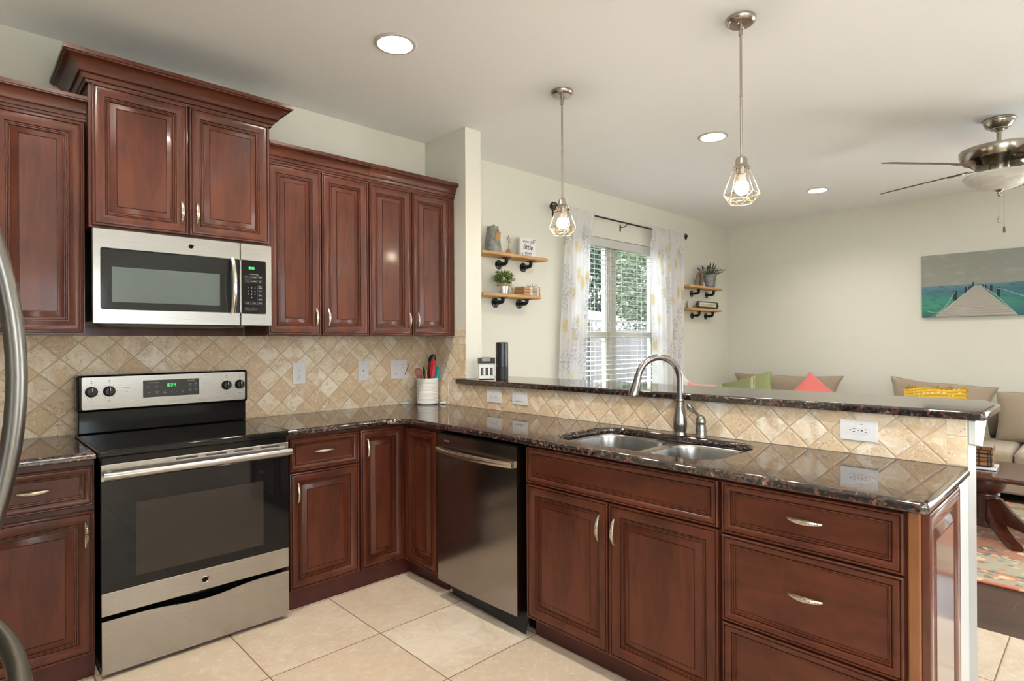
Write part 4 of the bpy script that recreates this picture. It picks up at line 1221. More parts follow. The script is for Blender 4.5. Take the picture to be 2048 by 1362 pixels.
# right-hand shelves
dws = thing('driftwood_figures', 'pair of slim grey driftwood figures leaning together on the small upper shelf', 'figurine', (3.83, -.10, Z3))
DRW = plain('driftwood', (.20, .15, .115), .75)
for (x, zt, ph) in ((-.05, .165, 0), (.05, .205, 1.5)):
    MB().tube([(x, 0, 0), (x-.012*math.cos(ph), 0, .05), (x+.012, 0, .10), (x*.6, 0, zt-.03), (x*.45, 0, zt)], [.020, .024, .020, .020, .013], 8).build('figure', DRW, dws, ang=60)
MB().tube([(-.03, 0, .15), (.0, -.01, .172), (.03, 0, .19)], .010, 7).build('arm', DRW, dws, ang=60)
fgr = thing('figurine', 'tiny pale figurine between the driftwood and the bucket', 'figurine', (3.92, -.10, Z3))
MB().lathe([(.020, 0), (.026, .02), (.022, .045), (.012, .055), (.001, .056)], n=14).build('body', plain('stone_white', (.55, .52, .48), .6), fgr, ang=60)
MB().ball((0, 0, .068), .014, 10, 8).build('head', plain('stone_brown', (.32, .26, .21), .6), fgr)
lb = thing('lavender_bucket', 'galvanised bucket of grey-green lavender on the small upper shelf', 'plant', (4.075, -.095, Z3))
MB().lathe([(.068, 0), (.070, .004), (.088, .145), (.092, .147), (.092, .152), (.084, .152), (.08, .13), (.001, .12)], n=28).build('bucket', ga.m, lb, ang=40)
rl = random.Random(11); stm = MB(); lvs = MB(); blo = MB()
for k in range(46):
    a = rl.uniform(0, 6.28); sp2 = abs(rl.gauss(.10, .07)); hh_ = rl.uniform(.06, .14)
    lean = .06 if k % 3 == 0 else 0
    b0 = Vector((.05*math.cos(a), .03*math.sin(a), .13)); b1 = b0+Vector((sp2*math.cos(a)+lean, .35*sp2*math.sin(a)-.01, hh_))
    stm.tube([b0, (b0+b1)*.5+Vector((0, 0, .012)), b1], .0018, 4)
    for q in range(6):
        p = b0+(b1-b0)*(.35+.11*q); d = Vector((rl.uniform(-1, 1), rl.uniform(-1, 1), rl.uniform(.2, 1))).normalized(); sd = d.orthogonal().normalized()*.0045
        lvs.add([p, p+d*.014+sd, p+d*.032, p+d*.014-sd], [(0, 1, 2), (0, 2, 3)])
    if k % 2 == 0:
        d = (b1-b0).normalized(); blo.tube([b1-d*.006, b1+d*.012, b1+d*.034], [.0045, .0065, .002], 6)
stm.build('stems', plain('lavender_stem', (.10, .13, .07), .7), lb); lvs.build('leaves', leafmat('lavender_leaf', (.10, .14, .06), (.26, .31, .19)), lb, ang=0); blo.build('flowers', plain('lavender_bloom', (.065, .055, .08), .8), lb)
bx_ = MB().rbox(-.27, .27, 0, .025, 0, .098, .002).build('wood_box', plain('chippy_white', (.62, .61, .58), .6), None, (3.945, -.060, Z4)); tag(bx_, 'long chippy white board leaning behind the framed word sign', 'board')
ws = thing('framed_sign', 'small dark-framed strip sign with script on the small lower shelf', 'sign', (3.985, -.118, Z4))
fr = MB().plate([(-.245, .006), (.235, .006), (.245, .02), (.268, .045), (.245, .075), (.235, .088), (-.245, .088), (-.252, .075), (-.275, .047), (-.252, .02)], [[(-.205, .030), (.215, .030), (.215, .078), (-.205, .078)]], [(0, 0), (.012, 0), (.014, .002)])
fr.v = [(x, -z, y) for x, y, z in fr.v]
fr.build('frame', plain('dark_walnut', (.030, .022, .018), .5), ws, ang=30)
MB().box(-.21, .22, -.006, -.001, .026, .082).build('paper', plain('cream_paper', (.68, .64, .48), .6), ws, ang=0)
text('This is us, our happy place', .040, plain('sepia_ink', (.24, .19, .09), .6), ws, (.005, -.0064, .056), RX, shear=.25, sx=.88)

# ================================================================= lamps
RINGM = plain('lamp_trim', (.52, .52, .50), .4)
CANL = ['warm recessed ceiling light above the kitchen, left of both pendants', 'recessed ceiling light between the two pendants, over the living room', 'small far recessed ceiling light over the living room near the right wall']
for k, (x, y) in enumerate(CANS):
    if k < 3: t = thing('recessed_light', CANL[k], 'ceiling light', (x, y, ZC), 0, 'recessed ceiling lights')
    else:
        t = copy_tree(t0)
        t.location = (x, y, ZC); t['label'] = 'recessed ceiling light behind the camera'
        continue
    MB().lathe([(.082, .0), (.100, -.0005), (.102, -.003), (.098, -.007), (.084, -.009), (.078, -.004), (.078, .0)], n=36, cap0=False, cap1=False).build('trim_ring', RINGM, t, ang=40)
    MB().lathe([(.0805, .002), (.074, .045)], n=36, cap0=False, cap1=False).build('reflector', WHITE_TRIM, t, ang=60)
    MB().lathe([(.0738, .045), (.05, .040), (.001, .038)], n=36, cap0=False, cap1=False).build('lens', LENS, t, ang=60)
    t0 = t
def pendant(label, x, y, rot):
    t = thing('pendant_light', label, 'pendant light', (x, y, ZC), rot, 'cage pendants over the bar')
    MB().lathe([(.001, 0), (.065, 0), (.066, -.006), (.063, -.016), (.055, -.024), (.048, -.027), (.001, -.028)], n=32).build('canopy', NICKEL, t, ang=40)
    j = MB().lathe([(.008, -.026), (.008, -.050), (.0095, -.052), (.0095, -.075), (.006, -.078)], n=14)
    j.ball((.028, .0, -.030), .006, 10, 6); j.ball((-.028, .0, -.030), .006, 10, 6)
    j.build('swivel', NICKEL, t, ang=40)
    MB().lathe([(.0055, -.07), (.0055, -.625)], n=14).lathe([(.0068, -.34), (.0068, -.352)], n=14).build('rod', NICKEL, t, ang=40)
    MB().lathe([(.006, -.622), (.020, -.624), (.0245, -.632), (.026, -.652), (.028, -.660), (.036, -.668), (.038, -.674), (.030, -.675), (.024, -.672), (.024, -.700), (.016, -.702)], n=28).build('socket_cap', NICKEL, t, ang=40)
    zt, zw, zb, n = -.672, -.790, -.829, 6
    T = [Vector((.035*math.cos(2*math.pi*k/n), .035*math.sin(2*math.pi*k/n), zt)) for k in range(n)]
    Wd = [Vector((.078*math.cos(2*math.pi*k/n), .078*math.sin(2*math.pi*k/n), zw)) for k in range(n)]
    B = [Vector((.052*math.cos(2*math.pi*(k+.5)/n), .052*math.sin(2*math.pi*(k+.5)/n), zb)) for k in range(n)]
    c = MB()
    for k in range(n):
        c.tube([T[k], Wd[k]], .0015, 6); c.tube([Wd[k], Wd[(k+1) % n]], .0015, 6)
        c.tube([Wd[k], B[k]], .0015, 6); c.tube([Wd[(k+1) % n], B[k]], .0015, 6); c.tube([B[k], B[(k+1) % n]], .0015, 6)
    c.build('wire_cage', COPPER, t, ang=60)
    bb = MB().lathe([(.014, -.700), (.0165, -.715), (.020, -.728), (.0235, -.735)], n=20, cap0=False, cap1=False)
    b_ = bb.build('bulb', plain('frosted_bulb_neck', (.72, .62, .52), .4), t, ang=60)
    MB().lathe([(.0235, -.735), (.029, -.748), (.031, -.760), (.029, -.774), (.021, -.786), (.010, -.791), (.001, -.792)], n=20, cap0=False).build('globe', BULB, b_, ang=60)
    return t
pendant('geometric wire cage pendant farther away, in front of the left curtain', .060, -1.268, math.radians(14))
pendant('geometric wire cage pendant nearer and higher in view, right of the window', .068, -2.325, math.radians(2))

# ---- ceiling fan
FX, FY = 2.48, -2.962
fn = thing('ceiling_fan', 'brushed nickel ceiling fan with brown blades and a frosted glass bowl light', 'ceiling fan', (FX, FY, ZC))
FANM = plain('fan_nickel', (.36, .33, .28), .22, 1.0)
MB().lathe([(.001, 0), (.086, 0), (.088, -.006), (.086, -.012), (.083, -.015), (.082, -.028), (.068, -.052), (.048, -.062), (.046, -.067), (.001, -.067)], n=32).build('canopy', FANM, fn, ang=40)
MB().lathe([(.028, -.060), (.030, -.068), (.024, -.078), (.0135, -.080), (.0135, -.165), (.024, -.167), (.025, -.178), (.030, -.182)], n=20).build('downrod', FANM, fn, ang=40)
MB().lathe([(.030, -.176), (.10, -.180), (.185, -.188), (.212, -.194), (.214, -.200), (.212, -.225), (.200, -.262), (.192, -.270), (.165, -.280), (.140, -.302), (.128, -.315), (.060, -.318), (.03, -.318)], n=48).build('motor_housing', FANM, fn, ang=35)
MB().lathe([(.052, -.316), (.054, -.330), (.050, -.362), (.075, -.372), (.184, -.376), (.186, -.380)], n=36).build('light_fitter', FANM, fn, ang=40)
al = NT('alabaster_glass'); o_ = al.obj()
al.set(color=al.mix(al.smooth(al.noise(al.scale(o_, (2, 2, 9)), 3.5, 3, .6, 1.4), .35, .65), (.56, .56, .50), (.68, .68, .64)), rough=.35)
MB().lathe([(.192, -.366), (.195, -.370), (.193, -.378), (.179, -.400), (.151, -.424), (.114, -.446), (.072, -.460), (.03, -.466), (.001, -.467)], n=48, cap0=False).build('glass_bowl', al.m, fn, ang=60)
MB().lathe([(.001, -.455), (.030, -.460), (.031, -.466), (.022, -.472), (.013, -.478), (.010, -.486), (.013, -.494), (.011, -.503), (.004, -.508), (.001, -.508)], n=20).build('finial', FANM, fn, ang=50)
for dx, dy, L, m_ in ((.010, .004, .185, FANM), (.018, -.022, .255, BLADE)):
    ch = MB().tube([(dx, dy, -.455), (dx, dy, -.49-L+.03)], .0016, 6).build('pull_chain', FANM, fn)
    MB().lathe([(.002, -.45-L), (.006, -.456-L), (.0075, -.475-L), (.006, -.492-L), (.002, -.494-L)], (dx, dy, 0), 12).build('fob', m_, ch, ang=50)
for k in range(5):
    a = math.radians(68+72*k)
    M_ = Matrix.Rotation(a, 4, 'Z') @ Matrix.Translation((0, 0, -.300)) @ Matrix.Rotation(math.radians(-15.5), 4, 'X')
    bl_ = MB().plate([(.205, -.045)] + [(.24, -.060), (.64, -.073)] + arc(.744, -.038, .036, -80, 0, 5) + arc(.744, .038, .036, 0, 80, 5) + [(.64, .073), (.24, .060), (.205, .045)], [], [(-.0035, .001), (-.0025, 0), (.0025, 0), (.0035, .001)])
    bo_ = bl_.xf(M_).build('blade', BLADE, fn, ang=30)
    ir = MB().plate([(.09, -.016), (.17, -.020), (.20, -.046), (.30, -.040), (.315, 0), (.30, .040), (.20, .046), (.17, .020), (.09, .016)], [[(.205, -.02), (.27, -.018), (.27, .018), (.205, .02)]], [(-.0095, .001), (-.0085, 0), (-.0045, 0)])
    for q in ((.225, -.030), (.225, .030), (.292, 0)): ir.lathe([(.001, -.0125), (.006, -.0115), (.007, -.0095)], (q[0], q[1], 0), 10)
    ir.xf(M_)
    ir.build('blade_iron', FANM, bo_, ang=40)

# ================================================================= living room
def pillow_mesh(w, h, t, pinch=.10, seed=0, n=16, lump=.0, edge=.012):
    r_ = random.Random(seed); ph = [r_.uniform(0, 6.28) for _ in range(4)]
    m = MB()
    for sgn in (1, -1):
        vs = []; fs = []
        for j in range(n+1):
            for i in range(n+1):
                u, v = -1+2*i/n, -1+2*j/n
                u, v = math.sin(u*math.pi/2), math.sin(v*math.pi/2)
                x = w/2*u*(1-pinch*(1-v*v)); z = h/2*v*(1-pinch*(1-u*u))
                y = sgn*t/2*(max((1-u**2)*(1-v**2), 0)**.42)
                z += lump*(math.sin(u*3+ph[0])*.5+math.sin(u*5.3+ph[1])*.3)*(1 if v > 0 else .2)*abs(v)
                y += sgn*lump*.5*math.sin(u*4+ph[2])*math.sin(v*4+ph[3])*(1-u*u)*(1-v*v)
                vs.append((x, y, z))
        for j in range(n):
            for i in range(n):
                a = j*(n+1)+i; fs.append((a, a+1, a+n+2, a+n+1) if sgn < 0 else (a, a+n+1, a+n+2, a+1))
        m.add(vs, fs)
    return m
def piping(w, h, pinch, lump, seed, r=.007):
    r_ = random.Random(seed); ph = [r_.uniform(0, 6.28) for _ in range(4)]; P = []
    N = 16
    def q(u, v):
        x = w/2*u*(1-pinch*(1-v*v)); z = h/2*v*(1-pinch*(1-u*u))
        z += lump*(math.sin(u*3+ph[0])*.5+math.sin(u*5.3+ph[1])*.3)*(1 if v > 0 else .2)*abs(v)
        return (x, 0, z)
    for k in range(N): P.append(q(-1+2*k/N, -1))
    for k in range(N): P.append(q(1, -1+2*k/N))
    for k in range(N): P.append(q(1-2*k/N, 1))
    for k in range(N): P.append(q(-1, 1-2*k/N))
    return MB().tube(P, r, 6, closed=True)
SOFAROT = -math.pi/2     # local -y faces the kitchen (-x)
def sofa(label, y_left, L, nseat, depth=.96, xback=4.72):
    """y_left: the end nearest the window; local x runs towards the camera"""
    t = thing('sofa', label, 'sofa', (xback-depth, y_left, 0), SOFAROT, 'beige sofas along the right wall')
    aw = .20
    MB().rbox(.0, L, .03, depth, .06, .30, .03).build('base', SOFA, t)
    MB().rbox(aw*.8, L-aw*.8, depth-.12, depth, .4255, .70, .05).build('back', SOFA, t)
    for x0 in (0, L-aw): MB().rbox(x0, x0+aw, .02, depth-.02, .29, .60, .07).build('arm', SOFA, t)
    sw = (L-2*aw)/nseat
    for k in range(nseat):
        x0 = aw+k*sw
        MB().rbox(x0+.004, x0+sw-.004, .0, depth-.18, .285, .425, .05, 4).build('seat_cushion', SOFA, t)
    ft = MB()
    for x in (.07, L-.07):
        for y in (.09, depth-.07): ft.lathe([(.03, 0), (.036, .062)], (x, y, 0), 10)
    ft.build('feet', TABLEW, t)
    return t
s1 = sofa('beige two-seat sofa near the window, mostly hidden behind the bar', -.06, 1.72, 1)
s2 = sofa('long beige sofa at the right, its seat showing past the bar end', -1.80, 2.20, 2)
def back_cushion(label, yc, w, zc, h, lump, seed, tilt=-.22, x=4.42, t=.20, slant=0.0, pin=.14):
    c = thing('back_cushion', label, 'cushion', (x, yc, zc), 0, 'loose beige sofa back cushions')
    R_ = (tilt, slant, SOFAROT)
    MB_ = pillow_mesh(w, h, t, pin, seed, 18, lump)
    MB_.build('cover', SOFA, c, (0, 0, 0), R_, ang=70)
    piping(w, h, pin, lump, seed).build('piping', SOFA, c, (0, 0, 0), R_, ang=70)
    return c
back_cushion('wide sagging beige back cushion behind the green and coral pillows', -.830, 1.22, .695, .53, .020, 3)
back_cushion('beige back cushion behind the yellow woven pillow, peaked at its left end', -2.290, .86, .680, .53, .016, 8, slant=.075)
back_cushion('beige back cushion at the right edge, upright on the sofa seat', -3.155, .86, .640, .44, .006, 12, tilt=-.15, pin=.05)

def pillow(name, label, mat, loc, size, rot, t=.16, seed=1, pinch=.09, lump=.006):
    p = thing(name, label, 'pillow', loc, 0, 'throw pillows on the sofas')
    pillow_mesh(size[0], size[1], t, pinch, seed, 16, lump).build('cover', mat, p, (0, 0, 0), rot, ang=70)
    return p
gs = NT('green_striped'); q = gs.obj(); P_ = gs.xyz(q)
st1 = gs.math('MULTIPLY', gs.smooth(P_[0], .075, .085), gs.math('SUBTRACT', 1.0, gs.smooth(P_[0], .135, .145)))
bands = gs.math('GREATER_THAN', gs.math('FRACT', gs.math('MULTIPLY', P_[0], 55.0)), .62)
gs.set(color=gs.mix(gs.math('MULTIPLY', st1, bands), (.27, .31, .14), (.72, .68, .52)), rough=.9)
gp = pillow('throw_pillow', 'sage green throw pillow with cream stripes and a tassel', gs.m, (4.17, -.520, .705), (.62, .46), (-.40, math.radians(-17), SOFAROT), seed=4)
ts = MB(); r_ = random.Random(2)
for k in range(26):
    a = r_.uniform(0, 6.28); e_ = Vector((.05*math.cos(a), -.03+r_.uniform(-.03, .02), .05*math.sin(a)-.03))
    ts.tube([(0, 0, 0), e_*.6, e_+Vector((0, 0, -.015))], .004, 4)
ts.build('tassel', fabric('tassel_cream', (.66, .56, .42)), gp, (-.03, -.30, .06))
pillow('throw_pillow', 'coral red throw pillow standing on its corner against the beige cushion', CORAL, (4.15, -1.275, .665), (.58, .48), (-.62, math.radians(36), SOFAROT), seed=6, lump=.012)
yk = NT('yellow_knit'); q = yk.obj(); P_ = yk.xyz(q)
row = yk.math('FRACT', yk.math('MULTIPLY', yk.math('ADD', P_[2], yk.math('MULTIPLY', yk.noise(q, 6, 2), .03)), 30.0))
gate = yk.smooth(yk.noise(yk.scale(q, (1, 1, 3)), 4, 1), .46, .5)
knots = yk.math('LESS_THAN', yk.voro(yk.scale(q, (26, 26, 30)), 1.0, rand=.35), .30)
c_ = yk.mix(yk.math('GREATER_THAN', row, .55), (.66, .42, .035), (.46, .27, .02))
c_ = yk.mix(yk.math('MULTIPLY', knots, gate), c_, (.70, .56, .34))
yk.set(color=c_, rough=.95); yk.bump(row, .8, .01)
yp = pillow('throw_pillow', 'mustard yellow woven pillow with fringed edges on the long sofa', yk.m, (4.15, -2.31, .660), (.50, .47), (-.28, math.radians(-5), SOFAROT), t=.20, seed=9, pinch=.04, lump=.022)
fg_ = MB(); r_ = random.Random(5)
for k in range(60):
    y = -.24+.48*k/59; z = .225+.012*math.sin(k*.5)
    fg_.tube([(.06, y, z-.02), (.05+r_.uniform(-.01, .01), y+r_.uniform(-.01, .01), z+.012)], .004, 4)
fg_.build('fringe', yk.m, yp, (0, 0, 0))
tb = MB(); N = 12
for sgn in (0,):
    vs = []; fs = []
    for j in range(N+1):
        v = j/N
        for i in range(N+1):
            u = i/N
            vs.append((3.98+.32*v+.02*math.sin(u*9), -2.47-.24*u-.02*math.sin(v*7), .437+.10*(v**2)+.014*math.sin(u*11+v*5)+.004))
    for j in range(N):
        for i in range(N):
            a = j*(N+1)+i; fs.append((a, a+1, a+N+2, a+N+1))
tb.add([(x-4.1, y+2.58, z-.43) for x, y, z in vs], fs)
o = tb.build('throw_blanket', yk.m, None, (4.06, -2.50, .43), ang=80); md = o.modifiers.new('thick', 'SOLIDIFY'); md.thickness = .014; md.offset = 1
tag(o, 'corner of a mustard yellow woven throw lying on the long sofa seat', 'blanket')

# armchair by the window with a pink pillow and a white pillow
ac = thing('armchair', 'low armchair under the window, hidden except for the pillows on it', 'armchair', (2.72, -.92, 0), 0)
MB().rbox(0, .80, 0, .72, .07, .42, .05).build('seat', SOFA, ac)
MB().rbox(.03, .77, .50, .72, .40, .74, .06).build('backrest', SOFA, ac)
for x in (0, .68): MB().rbox(x, x+.12, .04, .66, .40, .58, .04).build('arm', SOFA, ac)
ft = MB()
for x in (.07, .73):
    for y in (.07, .65): ft.lathe([(.022, 0), (.028, .072)], (x, y, 0), 10)
ft.build('feet', TABLEW, ac)
pillow('throw_pillow', 'pink cotton pillow lying back on the armchair under the window', PINKF, (3.18, -.52, .735), (.58, .34), (-.35, math.radians(6), 0), t=.15, seed=2)
pillow('throw_pillow', 'cream pillow peeking up behind the pink one under the window', WHITEF, (2.99, -.385, .795), (.34, .34), (-.20, math.radians(40), 0), t=.10, seed=7)

# ---- picture
pc = thing('canvas_picture', 'wide canvas picture of a wooden pier reaching into turquoise water', 'picture', (4.748, -2.105, 1.569), SOFAROT)
cv = NT('printed_sea'); P_ = cv.xyz(cv.obj())
sky_ = cv.mix(cv.smooth(cv.noise(cv.scale(cv.obj(), (2, 1, 5)), 4, 4), .5, .75), (.27, .28, .245), (.32, .335, .31))
sea = cv.ramp(cv.math('DIVIDE', P_[2], .312), [(0, (.025, .115, .10)), (.35, (.05, .27, .17)), (.62, (.045, .24, .19)), (.82, (.06, .16, .22)), (1, (.11, .24, .26))])
sea = cv.mix(cv.smooth(cv.noise(cv.scale(cv.obj(), (3, 1, 14)), 5, 4), .5, .72), sea, (.03, .11, .15))
sea = cv.mix(cv.smooth(P_[0], .55, .85), sea, cv.mix(.5, sea, (.04, .11, .18)))
hzn = cv.math('ADD', .311, cv.math('MULTIPLY', cv.noise(cv.scale(cv.obj(), (9, 1, 0)), 2, 2), .008))
cv.set(color=cv.mix(cv.math('GREATER_THAN', P_[2], hzn), sea, sky_), rough=.7)
MB().rbox(0, .98, -.036, 0, 0, .632, .003, 2).build('canvas', cv.m, pc)
pr = NT('printed_planks'); P_ = pr.xyz(pr.obj())
dd_ = pr.math('DIVIDE', 1.0, pr.math('SUBTRACT', .335, P_[2]))
pl_ = pr.math('FRACT', pr.math('MULTIPLY', dd_, 4.2))
pr.set(color=pr.mix(pr.math('GREATER_THAN', pl_, .86), pr.mix(pr.noise(pr.scale(pr.obj(), (2, 1, 30)), 8, 3), (.35, .33, .29), (.46, .43, .385)), (.20, .19, .16)), rough=.7)
MB().add([(.105, -.0364, .002), (.75, -.0364, .002), (.470, -.0364, .300), (.425, -.0364, .300)], [(0, 1, 2, 3)]).build('pier', pr.m, pc, ang=0)
NAVY = plain('printed_navy', (.020, .024, .04), .7); ROPEM = plain('printed_rope', (.56, .54, .50), .7)
for x, z0, z1, w_ in ((.277, .160, .262, .030), (.360, .232, .290, .016), (.388, .258, .297, .011), (.404, .274, .302, .009), (.418, .285, .335, .011), (.610, .178, .275, .027), (.556, .236, .300, .018), (.515, .262, .303, .011), (.498, .276, .306, .009), (.486, .284, .310, .010)):
    MB().box(x-w_/2, x+w_/2, -.0368, -.0366, z0, z1).build('pier_post', NAVY, pc, ang=0)
def rope(pts, w_=.0035):
    rp = MB()
    for a, b in zip(pts[:-1], pts[1:]):
        d = Vector((b[0]-a[0], b[1]-a[1])); 
        if d.length < 1e-6: continue
        n_ = Vector((-d.y, d.x)).normalized()*w_/2
        rp.add([(a[0]+n_.x, -.0371, a[1]+n_.y), (b[0]+n_.x, -.0371, b[1]+n_.y), (b[0]-n_.x, -.0371, b[1]-n_.y), (a[0]-n_.x, -.0371, a[1]-n_.y)], [(0, 1, 2, 3)])
    rp.build('rope', ROPEM, pc, ang=0)
rope([(.050+.23*t, .062-.035*math.sin(math.pi*min(t*1.15, 1))*.6+.20*max(t-.25, 0)**1.9/.75**1.9) for t in [k/18 for k in range(19)]])
rope([(.600+.33*t, .265-.115*math.sin(t*math.pi/2)**1.3+.06*max(0, t-.6)) for t in [k/18 for k in range(19)]])
rope([(.07, .0), (.20, .075), (.275, .155), (.36, .232), (.425, .296)], .003); rope([(.75, .002), (.66, .11), (.60, .19), (.545, .24), (.475, .298)], .004)

# ---- rug
rgm = NT('oriental_rug'); P_ = rgm.xyz(rgm.pos())
X0, X1, Y0, Y1 = 1.60, 3.74, -4.9, -.95
ex = rgm.math('MINIMUM', rgm.math('SUBTRACT', P_[0], X0), rgm.math('SUBTRACT', X1, P_[0]))
ey = rgm.math('MINIMUM', rgm.math('SUBTRACT', P_[1], Y0), rgm.math('SUBTRACT', Y1, P_[1]))
ed = rgm.math('MINIMUM', ex, ey)
pos = rgm.pos()
z1 = rgm.ramp(rgm.math('DIVIDE', ed, 1.0), [(0, (.47, .085, .035)), (.028, (.30, .27, .19)), (.15, (.30, .27, .19)), (.152, (.10, .085, .07)), (.165, (.42, .28, .16)), (.19, (.05, .05, .05)), (.205, (.36, .16, .07)), (.225, (.31, .29, .21)), (.50, (.31, .29, .21)), (.502, (.06, .06, .06)), (.515, (.60, .56, .46)), (.53, (.06, .05, .05)), (.54, (.36, .13, .055)), (1, (.36, .13, .055))], 'CONSTANT')
vA = rgm.voro(pos, 5.2); vC = rgm.voro(pos, 5.2, out='Color')
ringf = rgm.math('MULTIPLY', rgm.math('LESS_THAN', rgm.math('ADD', vA, rgm.math('MULTIPLY', rgm.noise(pos, 46, 2), .18)), .36), .9)
mot = rgm.ramp(rgm.xyz(vC)[0], [(0, (.50, .16, .06)), (.3, (.58, .45, .24)), (.6, (.05, .055, .065)), (.8, (.45, .09, .04))], 'CONSTANT')
c_ = rgm.mix(ringf, z1, mot)
core = rgm.math('LESS_THAN', rgm.math('ADD', vA, rgm.math('MULTIPLY', rgm.noise(pos, 60, 2), .10)), .20)
c_ = rgm.mix(core, c_, (.62, .52, .32))
vB = rgm.voro(pos, 17); vbc = rgm.voro(pos, 17, out='Color')
sm = rgm.math('MULTIPLY', rgm.math('LESS_THAN', rgm.math('ADD', vB, rgm.math('MULTIPLY', rgm.noise(pos, 75, 3, .7), .7)), .70), .8)
c_ = rgm.mix(sm, c_, rgm.ramp(rgm.xyz(vbc)[1], [(0, (.06, .065, .07)), (.35, (.48, .13, .06)), (.6, (.55, .40, .2)), (.85, (.14, .17, .12))], 'CONSTANT'))
c_ = rgm.mix(rgm.math('MULTIPLY', rgm.noise(pos, 300, 2), .35), c_, (.30, .22, .15))
rgm.set(color=c_, rough=.95, sheen=.1); rgm.bump(rgm.noise(pos, 500, 2), .4, .003)
o = MB().rbox(X0, X1, Y0, Y1, .0005, .011, .004, 2).build('area_rug', rgm.m); tag(o, 'patterned oriental rug in rust and sage under the coffee table', 'rug')

# ---- coffee table with pedestal, basket on a white tray
ct = thing('coffee_table', 'dark mahogany coffee table with a turned pedestal and curved feet on the rug', 'coffee table', (2.67, -2.66, .0115))
def sup(a, b, n_=40, e=2.6):
    return [(a*abs(math.cos(t))**(2/e)*(1 if math.cos(t) > 0 else -1), b*abs(math.sin(t))**(2/e)*(1 if math.sin(t) > 0 else -1)) for t in [2*math.pi*k/n_ for k in range(n_)]]
TT = .445
MB().plate([(x*1, y) for x, y in rrect(-.34, .34, -.62, .62, .06, 5)], [], [(TT-.032, .012), (TT-.026, .002), (TT-.016, 0), (TT-.010, .0), (TT-.004, .003), (TT, .010)]).build('tabletop', TABLEW, ct, ang=40)
for yy in (-.20, .34):
    MB().lathe([(.06, TT-.033), (.075, TT-.040), (.105, TT-.055), (.112, TT-.10), (.098, TT-.145), (.075, TT-.165), (.080, TT-.172), (.080, TT-.182), (.066, TT-.19), (.066, .10), (.078, .085), (.078, .05), (.05, .04)], (0, yy, 0), 24).build('pedestal', TABLEW, ct, ang=40)
for yy, angs in ((-.20, (-90, -150, -30)), (.34, (90, 30, 150))):
    for a in angs:
        sec = [(.05, TT-.20), (.085, TT-.205), (.14, .165), (.22, .085), (.31, .045), (.37, .035), (.40, .02), (.395, 0), (.33, 0), (.25, .022), (.16, .055), (.10, .075), (.05, .08)]
        f_ = MB().prism(sec, -.030, .030, 'xz').xf(Matrix.Translation((0, yy, 0)) @ Matrix.Rotation(math.radians(a), 4, 'Z'))
        f_.build('foot', TABLEW, ct, ang=40)
ZT = .011+TT
ty = MB().plate(rrect(-.115, .115, -.15, .15, .01, 3), [], [(0, .006), (.004, 0), (.012, 0), (.012, .006), (.008, .010)]).build('serving_tray', WHITEP, None, (2.665, -2.775, ZT+.0009), (0, 0, .03)); tag(ty, 'flat white tray under the wicker basket on the coffee table', 'tray')
wk = NT('woven_wicker'); P_ = wk.xyz(wk.obj())
bb_ = wk.math('FRACT', wk.math('MULTIPLY', P_[2], 25.0)); cc_ = wk.math('FRACT', wk.math('MULTIPLY', wk.math('ADD', P_[0], P_[1]), 16.0))
gr = wk.math('MAXIMUM', wk.math('LESS_THAN', bb_, .16), wk.math('LESS_THAN', cc_, .14))
wk.set(color=wk.mix(gr, (.26, .115, .035), (.025, .012, .006)), rough=.4)
wb = thing('wicker_basket', 'small brown woven basket with dark wire frame on the white tray', 'basket', (2.695, -2.832, ZT+.0136), .08)
bs = MB().plate(rrect(-.068, .068, -.070, .070, .012, 3), [rrect(-.062, .062, -.064, .064, .010, 3)], [(.002, .006), (.002, .004), (.113, 0)], capb=False)
bs.plate(rrect(-.064, .064, -.056, .066, .010, 3), [], [(.000, 0), (.004, 0)])
bs.plate(rrect(-.060, .060, -.052, .052, .010, 3), [], [(.088, 0), (.092, 0)])
bs.build('basket_body', wk.m, wb, ang=30)
wf = MB()
for zz in (.004, .033, .062, .090, .113): wf.tube([(x, y, zz) for x, y in rrect(-.070, .070, -.062, .062, .012, 3)], .0028, 5, closed=True)
for x in (-.05, 0, .05):
    for y in (-.062, .062): wf.tube([(x, y, .002), (x, y, .113)], .0024, 5)
for y in (-.04, .04):
    for x in (-.070, .070): wf.tube([(x, y, .002), (x, y, .113)], .0024, 5)
wf.build('wire_frame', plain('dark_wire', (.02, .012, .01), .45, .5), wb)
hn = MB()
for y in (-.074, .074): hn.tube([(-.032+.064*k/10, y, .113+.028*math.sin(math.pi*k/10)) for k in range(11)], .0036, 6)
hn.build('handles', plain('brass_handle', (.30, .20, .10), .4, .6), wb, ang=60)

# ================================================================= outside the window
GRASS = NT('lawn_grass'); GRASS.set(color=GRASS.ramp(GRASS.noise(GRASS.pos(), 6, 5), [(.3, (.025, .045, .018)), (.7, (.06, .085, .03))]), rough=.9)
struct(MB().box(-12, 50, .16, 45, -.35, -.15).build('ground', GRASS.m, ang=0))
struct(MB().box(-14, 18, -30, YR-.13, -.35, -.08).box(4.9, 18, YR-.129, .15, -.35, -.08).box(-14, -3.45, YR-.129, .15, -.35, -.08).build('ground', plain('bounce_patio_concrete', (.55, .54, .52), .8), ang=0))  # unseen patio, made pale to bounce sunlight up to the ceiling
fm = NT('weathered_fence'); P_ = fm.xyz(fm.pos())
bd = fm.math('DIVIDE', P_[0], .14)
fm.set(color=fm.mix(fm.math('LESS_THAN', fm.math('FRACT', bd), .07), fm.ramp(fm.white(fm.comb(fm.math('FLOOR', bd), .3, .7)), [(0, (.045, .042, .043)), (1, (.075, .070, .070))]), (.02, .02, .02)), rough=.85)
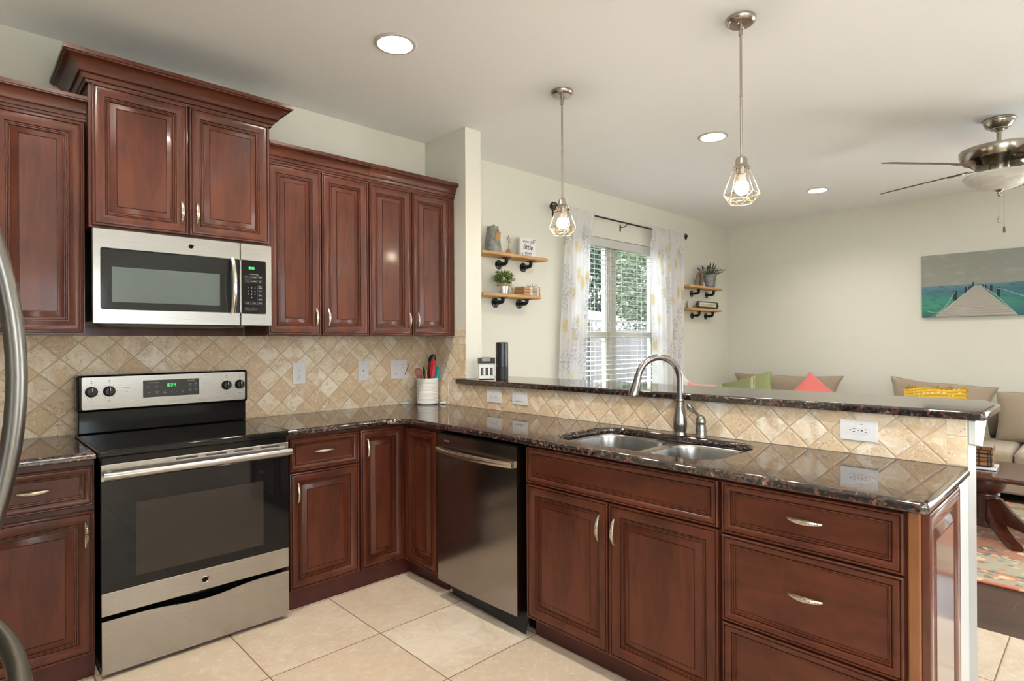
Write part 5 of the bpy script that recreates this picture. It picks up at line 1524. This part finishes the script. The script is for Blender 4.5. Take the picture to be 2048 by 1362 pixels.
fn_ = thing('wooden_fence', 'weathered grey board fence across the garden outside the window', 'fence', (9, 4.4, -.15))
MB().box(-13, 10, 0, .025, .02, 1.70).build('boards', fm.m, fn_, ang=0)
lt = MB()
for k in range(90):
    x = -13+k*.256
    for s_ in (1, -1): lt.add([(x, -.005, 1.74), (x+.02, -.005, 1.74), (x+.02+.17*s_, -.005, 1.91), (x+.17*s_, -.005, 1.91), (x, .01, 1.74), (x+.02, .01, 1.74), (x+.02+.17*s_, .01, 1.91), (x+.17*s_, .01, 1.91)], [(0, 1, 2, 3), (7, 6, 5, 4), (0, 4, 5, 1), (1, 5, 6, 2), (2, 6, 7, 3), (3, 7, 4, 0)])
lt.build('lattice', plain('lattice_grey', (.05, .048, .048), .85), fn_, ang=0)
rl_ = MB().box(-13, 10, -.03, .04, 1.69, 1.745).box(-13, 10, -.03, .04, 1.905, 1.955)
for k in range(11): rl_.box(-13+2.28*k, -12.9+2.28*k, -.04, .05, 0, 1.95)
rl_.build('rails', plain('fence_rail', (.055, .053, .052), .85), fn_, ang=0)
hs = thing('neighbour_house', 'neighbouring house with a pale shingle roof beyond the garden fence', 'house', (17.5, 12.0, -.15))
MB().box(-5.5, 6.5, 0, 7, 0, 2.05).build('walls', plain('house_siding', (.16, .15, .14), .8), hs, ang=0)
MB().add([(-6, -.5, 2.0), (7, -.5, 2.0), (7, 7.5, 2.0), (-6, 7.5, 2.0), (-3.6, 3.5, 3.55), (1.5, 3.5, 3.30)], [(0, 1, 5, 4), (1, 2, 5), (2, 3, 4, 5), (3, 0, 4), (3, 2, 1, 0)]).build('roof', plain('pale_shingles', (.15, .15, .16), .8), hs, ang=0)
MB().box(-6, 7, -.56, -.5, 1.90, 2.04).build('gutter', plain('gutter_grey', (.22, .22, .21), .5), hs, ang=0)
wn_ = MB()
for x in (-3.5, -.5, 2.5): wn_.box(x, x+1.1, -.03, .0, .8, 1.8)
wn_.build('window', plain('dark_window', (.05, .06, .07), .1), hs, ang=0)
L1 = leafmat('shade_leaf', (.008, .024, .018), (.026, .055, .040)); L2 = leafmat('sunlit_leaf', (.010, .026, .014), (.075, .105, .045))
BARK = plain('bark', (.06, .045, .035), .9)
def tree(label, x, y, hgt, r, zc, mat, n, leaf, seed):
    t = thing('tree', label, 'tree', (x, y, -.15), 0, 'trees beyond the fence')
    MB().tube([(0, 0, 0), (.05, 0, zc*.5), (0, .05, zc+r*.3)], [.18, .14, .07], 8).build('trunk', BARK, t, ang=60)
    m = leafblob(n, (0, 0, zc), r, leaf, seed, hgt/(2*r))
    m.build('foliage', mat, t, ang=0)
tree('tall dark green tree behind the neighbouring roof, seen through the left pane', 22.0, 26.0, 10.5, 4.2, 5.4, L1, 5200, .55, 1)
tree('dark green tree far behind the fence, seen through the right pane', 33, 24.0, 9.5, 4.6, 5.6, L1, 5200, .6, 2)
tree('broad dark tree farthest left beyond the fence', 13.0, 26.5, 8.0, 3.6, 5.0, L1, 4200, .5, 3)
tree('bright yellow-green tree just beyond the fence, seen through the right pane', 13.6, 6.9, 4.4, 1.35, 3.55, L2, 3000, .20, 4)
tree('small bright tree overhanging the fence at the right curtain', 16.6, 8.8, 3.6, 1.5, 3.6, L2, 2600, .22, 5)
